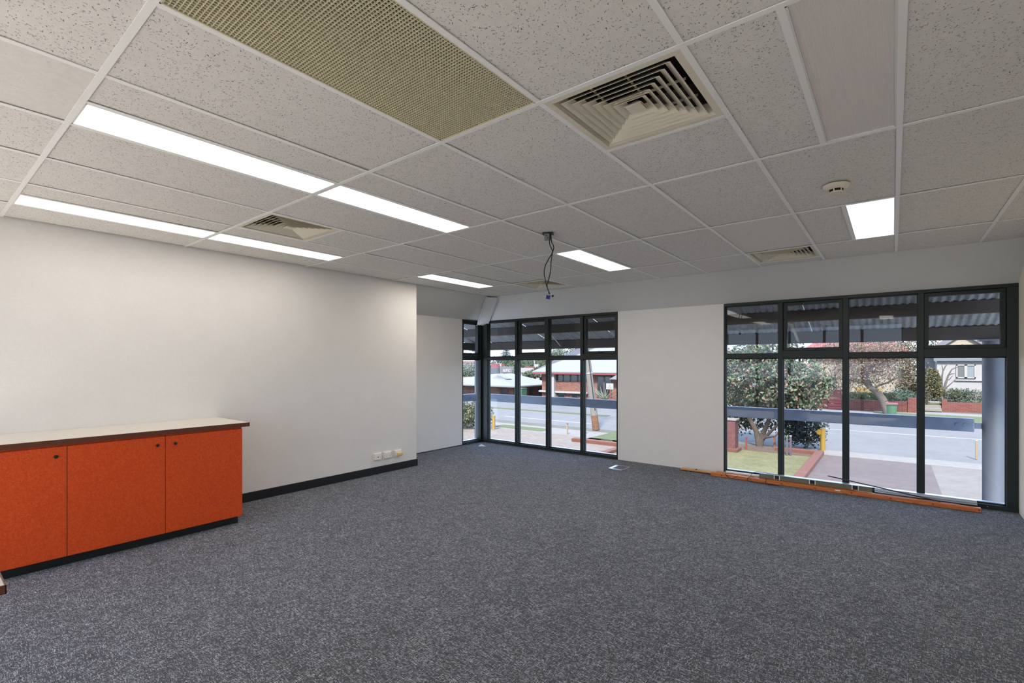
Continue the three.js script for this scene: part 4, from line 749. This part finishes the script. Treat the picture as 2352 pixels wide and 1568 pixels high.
{ // brick offices across the road
  const z = -31.2, K = (u, v) => onZ(u, v, z), L = K(1245, 860), Rr = K(1520, 860), ey = K(1300, 859).y, base = GY - 1.2;
  const t = thing('brick_offices', 'two storey orange brick offices with a pale grey hip roof', 'building', [0, 0, 0]);
  part('wall', box(L.x, Rr.x, base, ey, z - 12, z, 1.9), M.brick, t);
  part('ledge', box(L.x - 0.15, K(1352, 900).x, K(1300, 902).y, K(1300, 898).y, z - 0.2, z + 0.25), M.white, t);
  part('pilaster', rbox(K(1269, 880).x, K(1278, 880).x, base, ey, z, z + 0.35, 0.01), M.white, t);
  part('buttress', [prism([V(K(1263, 902).x, K(1263, 902).y, z + 0.3), V(K(1279, 902).x, K(1263, 902).y, z + 0.3), V(K(1279, 925).x, K(1263, 925).y, z + 0.3), V(K(1271, 925).x, K(1263, 925).y, z + 0.3)], V(0, 0, -0.3))], M.white, t);
  const win = (u0, u1, v0, v1) => { const a = K(u0, v0), b = K(u1, v1), y1 = K((u0 + u1) / 2, v0).y, y0 = K((u0 + u1) / 2, v1).y; const w = part('window', [box(a.x, b.x, y0, y0 + 0.05, z, z + 0.06), box(a.x, b.x, y1 - 0.05, y1, z, z + 0.06), box(a.x, a.x + 0.05, y0, y1, z, z + 0.06), box(b.x - 0.05, b.x, y0, y1, z, z + 0.06)], M.greyPaint, t); part('pane', box(a.x + 0.04, b.x - 0.04, y0 + 0.04, y1 - 0.04, z + 0.01, z + 0.03), M.darkGlass, w); };
  for (const [a, b] of [[1278, 1294], [1294.5, 1310.5], [1311, 1327], [1327.5, 1342], [1342.5, 1354]]) win(a, b, 860, 875);
  for (const [a, b] of [[1282, 1299], [1313, 1328]]) win(a, b, 903, 914);
  win(1372, 1388, 864, 912); win(1388.5, 1405, 864, 912);
  part('fascia', box(L.x - 0.5, Rr.x, ey, ey + 0.12, z + 0.4, z + 0.55), M.redPaint, t);
  const o = 0.55, yr = ey + 0.1, h = 3.6, run = 6.5;
  part('roof', [prism([V(L.x - o, yr, z + o), V(Rr.x + o, yr, z + o), V(Rr.x - run, yr + h, z - run), V(L.x + run, yr + h, z - run)], V(0, 0.1, 0), 1.5), prism([V(L.x - o, yr, z + o), V(L.x + run, yr + h, z - run), V(L.x - o, yr, z - 12.5)], V(0, 0.1, 0), 1.5)], M.roofPale, t);
  part('porch_hood', [prism([K(1408, 870), K(1425, 860), K(1425, 871)], V(0, 0, 0.6))], M.roofPale, t);
  // low brick building to its side
  const xb = onZ(1191, 920, -31).x, X = (u, v) => onX(u, v, xb), e2 = X(1191, 886).y, far = X(1246, 884).z, near = X(1180, 886).z;
  const s = thing('low_brick_building', 'single storey dark brick building with a broad pale roof', 'building', [0, 0, 0]);
  part('wall', box(xb - 9, xb, GY - 0.6, e2, far, near, 1.9), M.brick, s);
  for (const [u0, u1] of [[1216, 1224], [1237, 1243]]) { const a = X(u0, 893), b = X(u1, 893); part('window', box(xb, xb + 0.04, X(1220, 906).y, X(1220, 892).y, b.z, a.z), M.darkGlass, s); }
  part('porch_opening', box(onZ(1150, 895, near).x, onZ(1167, 895, near).x, GY - 0.4, onZ(1158, 894, near).y, near, near + 0.03), M.darkGlass, s);
  part('meter_box', box(xb, xb + 0.15, X(1183, 895).y, X(1183, 890).y, X(1186, 893).z, X(1182, 893).z), M.greyPaint, s);
  const rx = xb - 4.2, ry = onX(1190, 859, xb - 4.2).y;
  part('roof', [prism([V(xb + 0.7, e2 - 0.05, near + 0.8), V(xb + 0.7, e2 - 0.05, far - 1), V(rx, ry, far - 1), V(rx, ry, near - 2.5)], V(0, 0.1, 0), 1.5), prism([V(xb + 0.7, e2 - 0.05, near + 0.8), V(rx, ry, near - 2.5), V(xb - 9.6, e2 - 0.05, near + 0.8)], V(0, 0.1, 0), 1.5), prism([V(xb - 9.6, e2 - 0.05, near + 0.8), V(rx, ry, near - 2.5), V(rx, ry, far - 1), V(xb - 9.6, e2 - 0.05, far - 1)], V(0, 0.1, 0), 1.5)], M.roofPale, s);
  part('gablet', [prism([onZ(1127, 869, near - 1.2), onZ(1143, 861, near - 1.2), onZ(1165, 870, near - 1.2)], V(0, 0, -0.8))], M.roofPale, s);
  const bin = onZ(1196, 930, -30); 
  const gb = thing('green_skip', 'green waste bin beside the low brick building', 'bin', [bin.x, GY, bin.z]);
  part('body', rbox(-0.35, 0.35, 0.05, 0.8, -0.35, 0.35, 0.02), xs({ color: 0x5f9a78, roughness: 0.6 }), gb);
  part('lid', rbox(-0.37, 0.37, 0.8, 0.86, -0.37, 0.37, 0.02), xs({ color: 0x4f8a68, roughness: 0.6 }), gb);
}
{ // distant shops, signs and trees
  const D = 75, P = (u, v, d = D) => AT(u, v, d), blk = (u0, u1, v0, v1, dep, d = D, s = 2) => { const a = P(u0, v0, d), b = P(u1, v1, d); return bar(P(u0, (v0 + v1) / 2, d), P(u1, (v0 + v1) / 2, d), dep, a.y - b.y); };
  const fc = thing('fast_food_sign', 'pale hoarding with large white letters on a grey pole', 'sign', [0, 0, 0]);
  part('board', blk(1149, 1180, 841, 861, 0.3, 72), xs({ color: 0x9ba1a8, roughness: 0.7 }), fc);
  part('pole', rod(P(1150, 870, 72), P(1150, 835, 72), 0.12, 0.12), M.galv, fc);
  const c = P(1165, 850.5, 71.6), wd = P(1175, 850, 71.6).distanceTo(P(1151, 850, 71.6)), ht = P(1160, 845, 71.6).y - P(1160, 856, 71.6).y;
  const pl = new THREE.PlaneGeometry(wd, ht); pl.rotateY(YAW); pl.translate(c.x, c.y, c.z);
  part('lettering', pl, xs({ map: canvasTex(256, 128, (k) => { k.fillStyle = '#9ba1a8'; k.fillRect(0, 0, 256, 128); k.fillStyle = '#ffffff'; k.font = 'italic bold 104px sans-serif'; k.fillText('KFC', 10, 100); }), roughness: 0.7 }), fc);
  single('red_shop_roof', 'red box sign above a dark grey shop beyond the low brick building', 'sign', [blk(1129, 1147, 835, 844, 2, 78), blk(1147, 1159, 836, 840, 2, 78)], xs({ color: 0xc0405a, roughness: 0.6 }));
  single('grey_shop', 'plain dark blue grey shop wall beyond the low brick building', 'shop', [blk(1110, 1147, 844.5, 890, 6, 80)], xs({ color: 0x6c7886, roughness: 0.8 }));
  const ws = thing('white_store', 'long white store with a thin red parapet sign', 'shop', [0, 0, 0]);
  part('wall', blk(1196, 1275, 845, 875, 6, 85), M.whiteWall, ws);
  part('parapet_sign', blk(1206, 1230, 841.5, 844.5, 0.6, 84), xs({ color: 0xb03844, roughness: 0.6 }), ws);
  part('roof_box', blk(1228, 1236, 836, 845, 2, 84), M.white, ws);
  part('flag_pole', rod(P(1227.5, 845, 84), P(1227.5, 827, 84), 0.08, 0.08), M.white, ws);
  const rs = thing('red_store', 'red and white store with a dark eave behind the brick offices', 'shop', [0, 0, 0]);
  part('wall', blk(1278, 1335, 828, 860, 6, 88), xs({ color: 0xb8554c, roughness: 0.7 }), rs);
  part('white_panel', blk(1290, 1304, 829, 842, 0.4, 84.5), M.white, rs);
  part('eave', blk(1288, 1340, 826.5, 828.5, 1, 84.3), M.greyPaint, rs);
  const wr = thing('white_warehouse', 'white shed roof peeping above the brick offices', 'shed', [0, 0, 0]);
  part('roof', [blk(1301, 1360, 812, 826, 8, 104)], M.white, wr);
  part('wall', [blk(1303, 1358, 826, 880, 7, 104)], M.whiteWall, wr);
  const sh = thing('blue_shop', 'cream and navy shop with a tiled roof seen through the narrow window', 'shop', [0, 0, 0]);
  part('upper_roof', blk(1050, 1092, 829, 837, 5, 80), xs({ color: 0xb08472, roughness: 0.8 }), sh);
  part('upper_band', blk(1050, 1092, 837.5, 842, 5, 78), xs({ color: 0x4c5c80, roughness: 0.7 }), sh);
  part('wall', blk(1050, 1092, 842.5, 849, 5, 78.5), xs({ color: 0xcbbfae, roughness: 0.8 }), sh);
  part('lower_band', blk(1050, 1092, 849, 870, 5, 78), xs({ color: 0x4a587c, roughness: 0.7 }), sh);
  part('notice', blk(1068, 1077, 851, 858, 0.3, 75), M.white, sh);
  const bt = thing('brown_tile_house', 'house with a brown tiled roof seen through the narrow window', 'house', [0, 0, 0]);
  part('roof', [prism([P(1040, 880, 52), P(1098, 880, 52), P(1098, 867, 56), P(1040, 867, 56)], V(0, 0.1, 0), 2)], xs({ color: 0xb89884, roughness: 0.8 }), bt);
  part('wall', blk(1040, 1098, 880, 930, 3, 54), M.brick, bt);
  const trees = [[1178, 846, 95, 4.5, 2.2, 'broad green tree behind the white hoarding'], [1205, 842, 100, 5.5, 2.2, 'rounded green tree behind the white store'], [1245, 842, 100, 5, 2.4, 'wide green tree next to the flag pole'], [1136, 842, 110, 6, 1.8, 'hazy green tree behind the red box sign'], [1228, 859, 62, 1.8, 0.45, 'low green shrubbery above the pale roof'], [1243, 853, 64, 1.3, 0.7, 'olive shrubbery beside the brick offices'], [1282, 832, 96, 2.2, 3, 'thin palm like tree behind the brick offices'], [1310, 806, 118, 6, 2.8, 'tall gum tree above the white shed'], [1262, 824, 120, 5, 1.4, 'distant hillside tree beyond the stores'], [1166, 868, 66, 1.4, 0.55, 'small bush below the white hoarding'], [1073, 862, 60, 2.4, 1.6, 'green shrub in front of the navy shop'], [1222, 828, 120, 8, 1.2, 'flat topped tree line on the hill'], [1690, 800, 70, 4.5, 2.4, 'leafy tree standing behind the large bush'], [2085, 795, 62, 3.5, 2.6, 'mixed green tree between the two houses']];
  const cols = [['#7c9468', '#6a8458', '#8ea276', '#5c7650'], ['#869a78', '#748a6a', '#98a888'], ['#72885c', '#8a9a64', '#5f7650']];
  trees.forEach(([u, v, d, rx, ry, w], k) => {
    const p = P(u, v, d), t = thing('distant_tree', w, 'tree', [p.x, GY - 1, p.z]);
    part('trunk', rod(V(0, 0, 0), V(0, p.y - GY + 1, 0), 0.3, 0.15), M.bark, t);
    foliage('foliage', t, [[0, p.y - GY + 1, 0, rx, ry, rx], [rx * 0.5, p.y - GY + 1 - ry * 0.2, 0.5, rx * 0.6, ry * 0.7, rx * 0.6], [-rx * 0.5, p.y - GY + 1 - ry * 0.3, -0.5, rx * 0.6, ry * 0.6, rx * 0.6]], 4500, 0.03 * rx + 0.13, cols[k % 3], 400 + k, 0.25);
  });
  const np = P(1163, 830, 100), pine = thing('norfolk_pine', 'tiered conifer standing against the sky above the hoarding', 'tree', [np.x, GY - 1, np.z]), topY = P(1163, 797, 100).y - GY + 1, low = P(1163, 828, 100).y - GY + 1;
  part('trunk', rod(V(0, 0, 0), V(0, topY, 0), 0.35, 0.05), M.bark, pine);
  const tiers = []; for (let k = 0; k < 8; k++) { const f = k / 8; tiers.push([0, low + (topY - low) * f, 0, 2.1 * (1 - f) + 0.25, 0.16, 2.1 * (1 - f) + 0.25]); }
  foliage('foliage', pine, tiers, 3500, 0.22, ['#6f8a86', '#5f7c7a', '#86a09c'], 450, 0.05);
}
renderer.render(scene, camera);
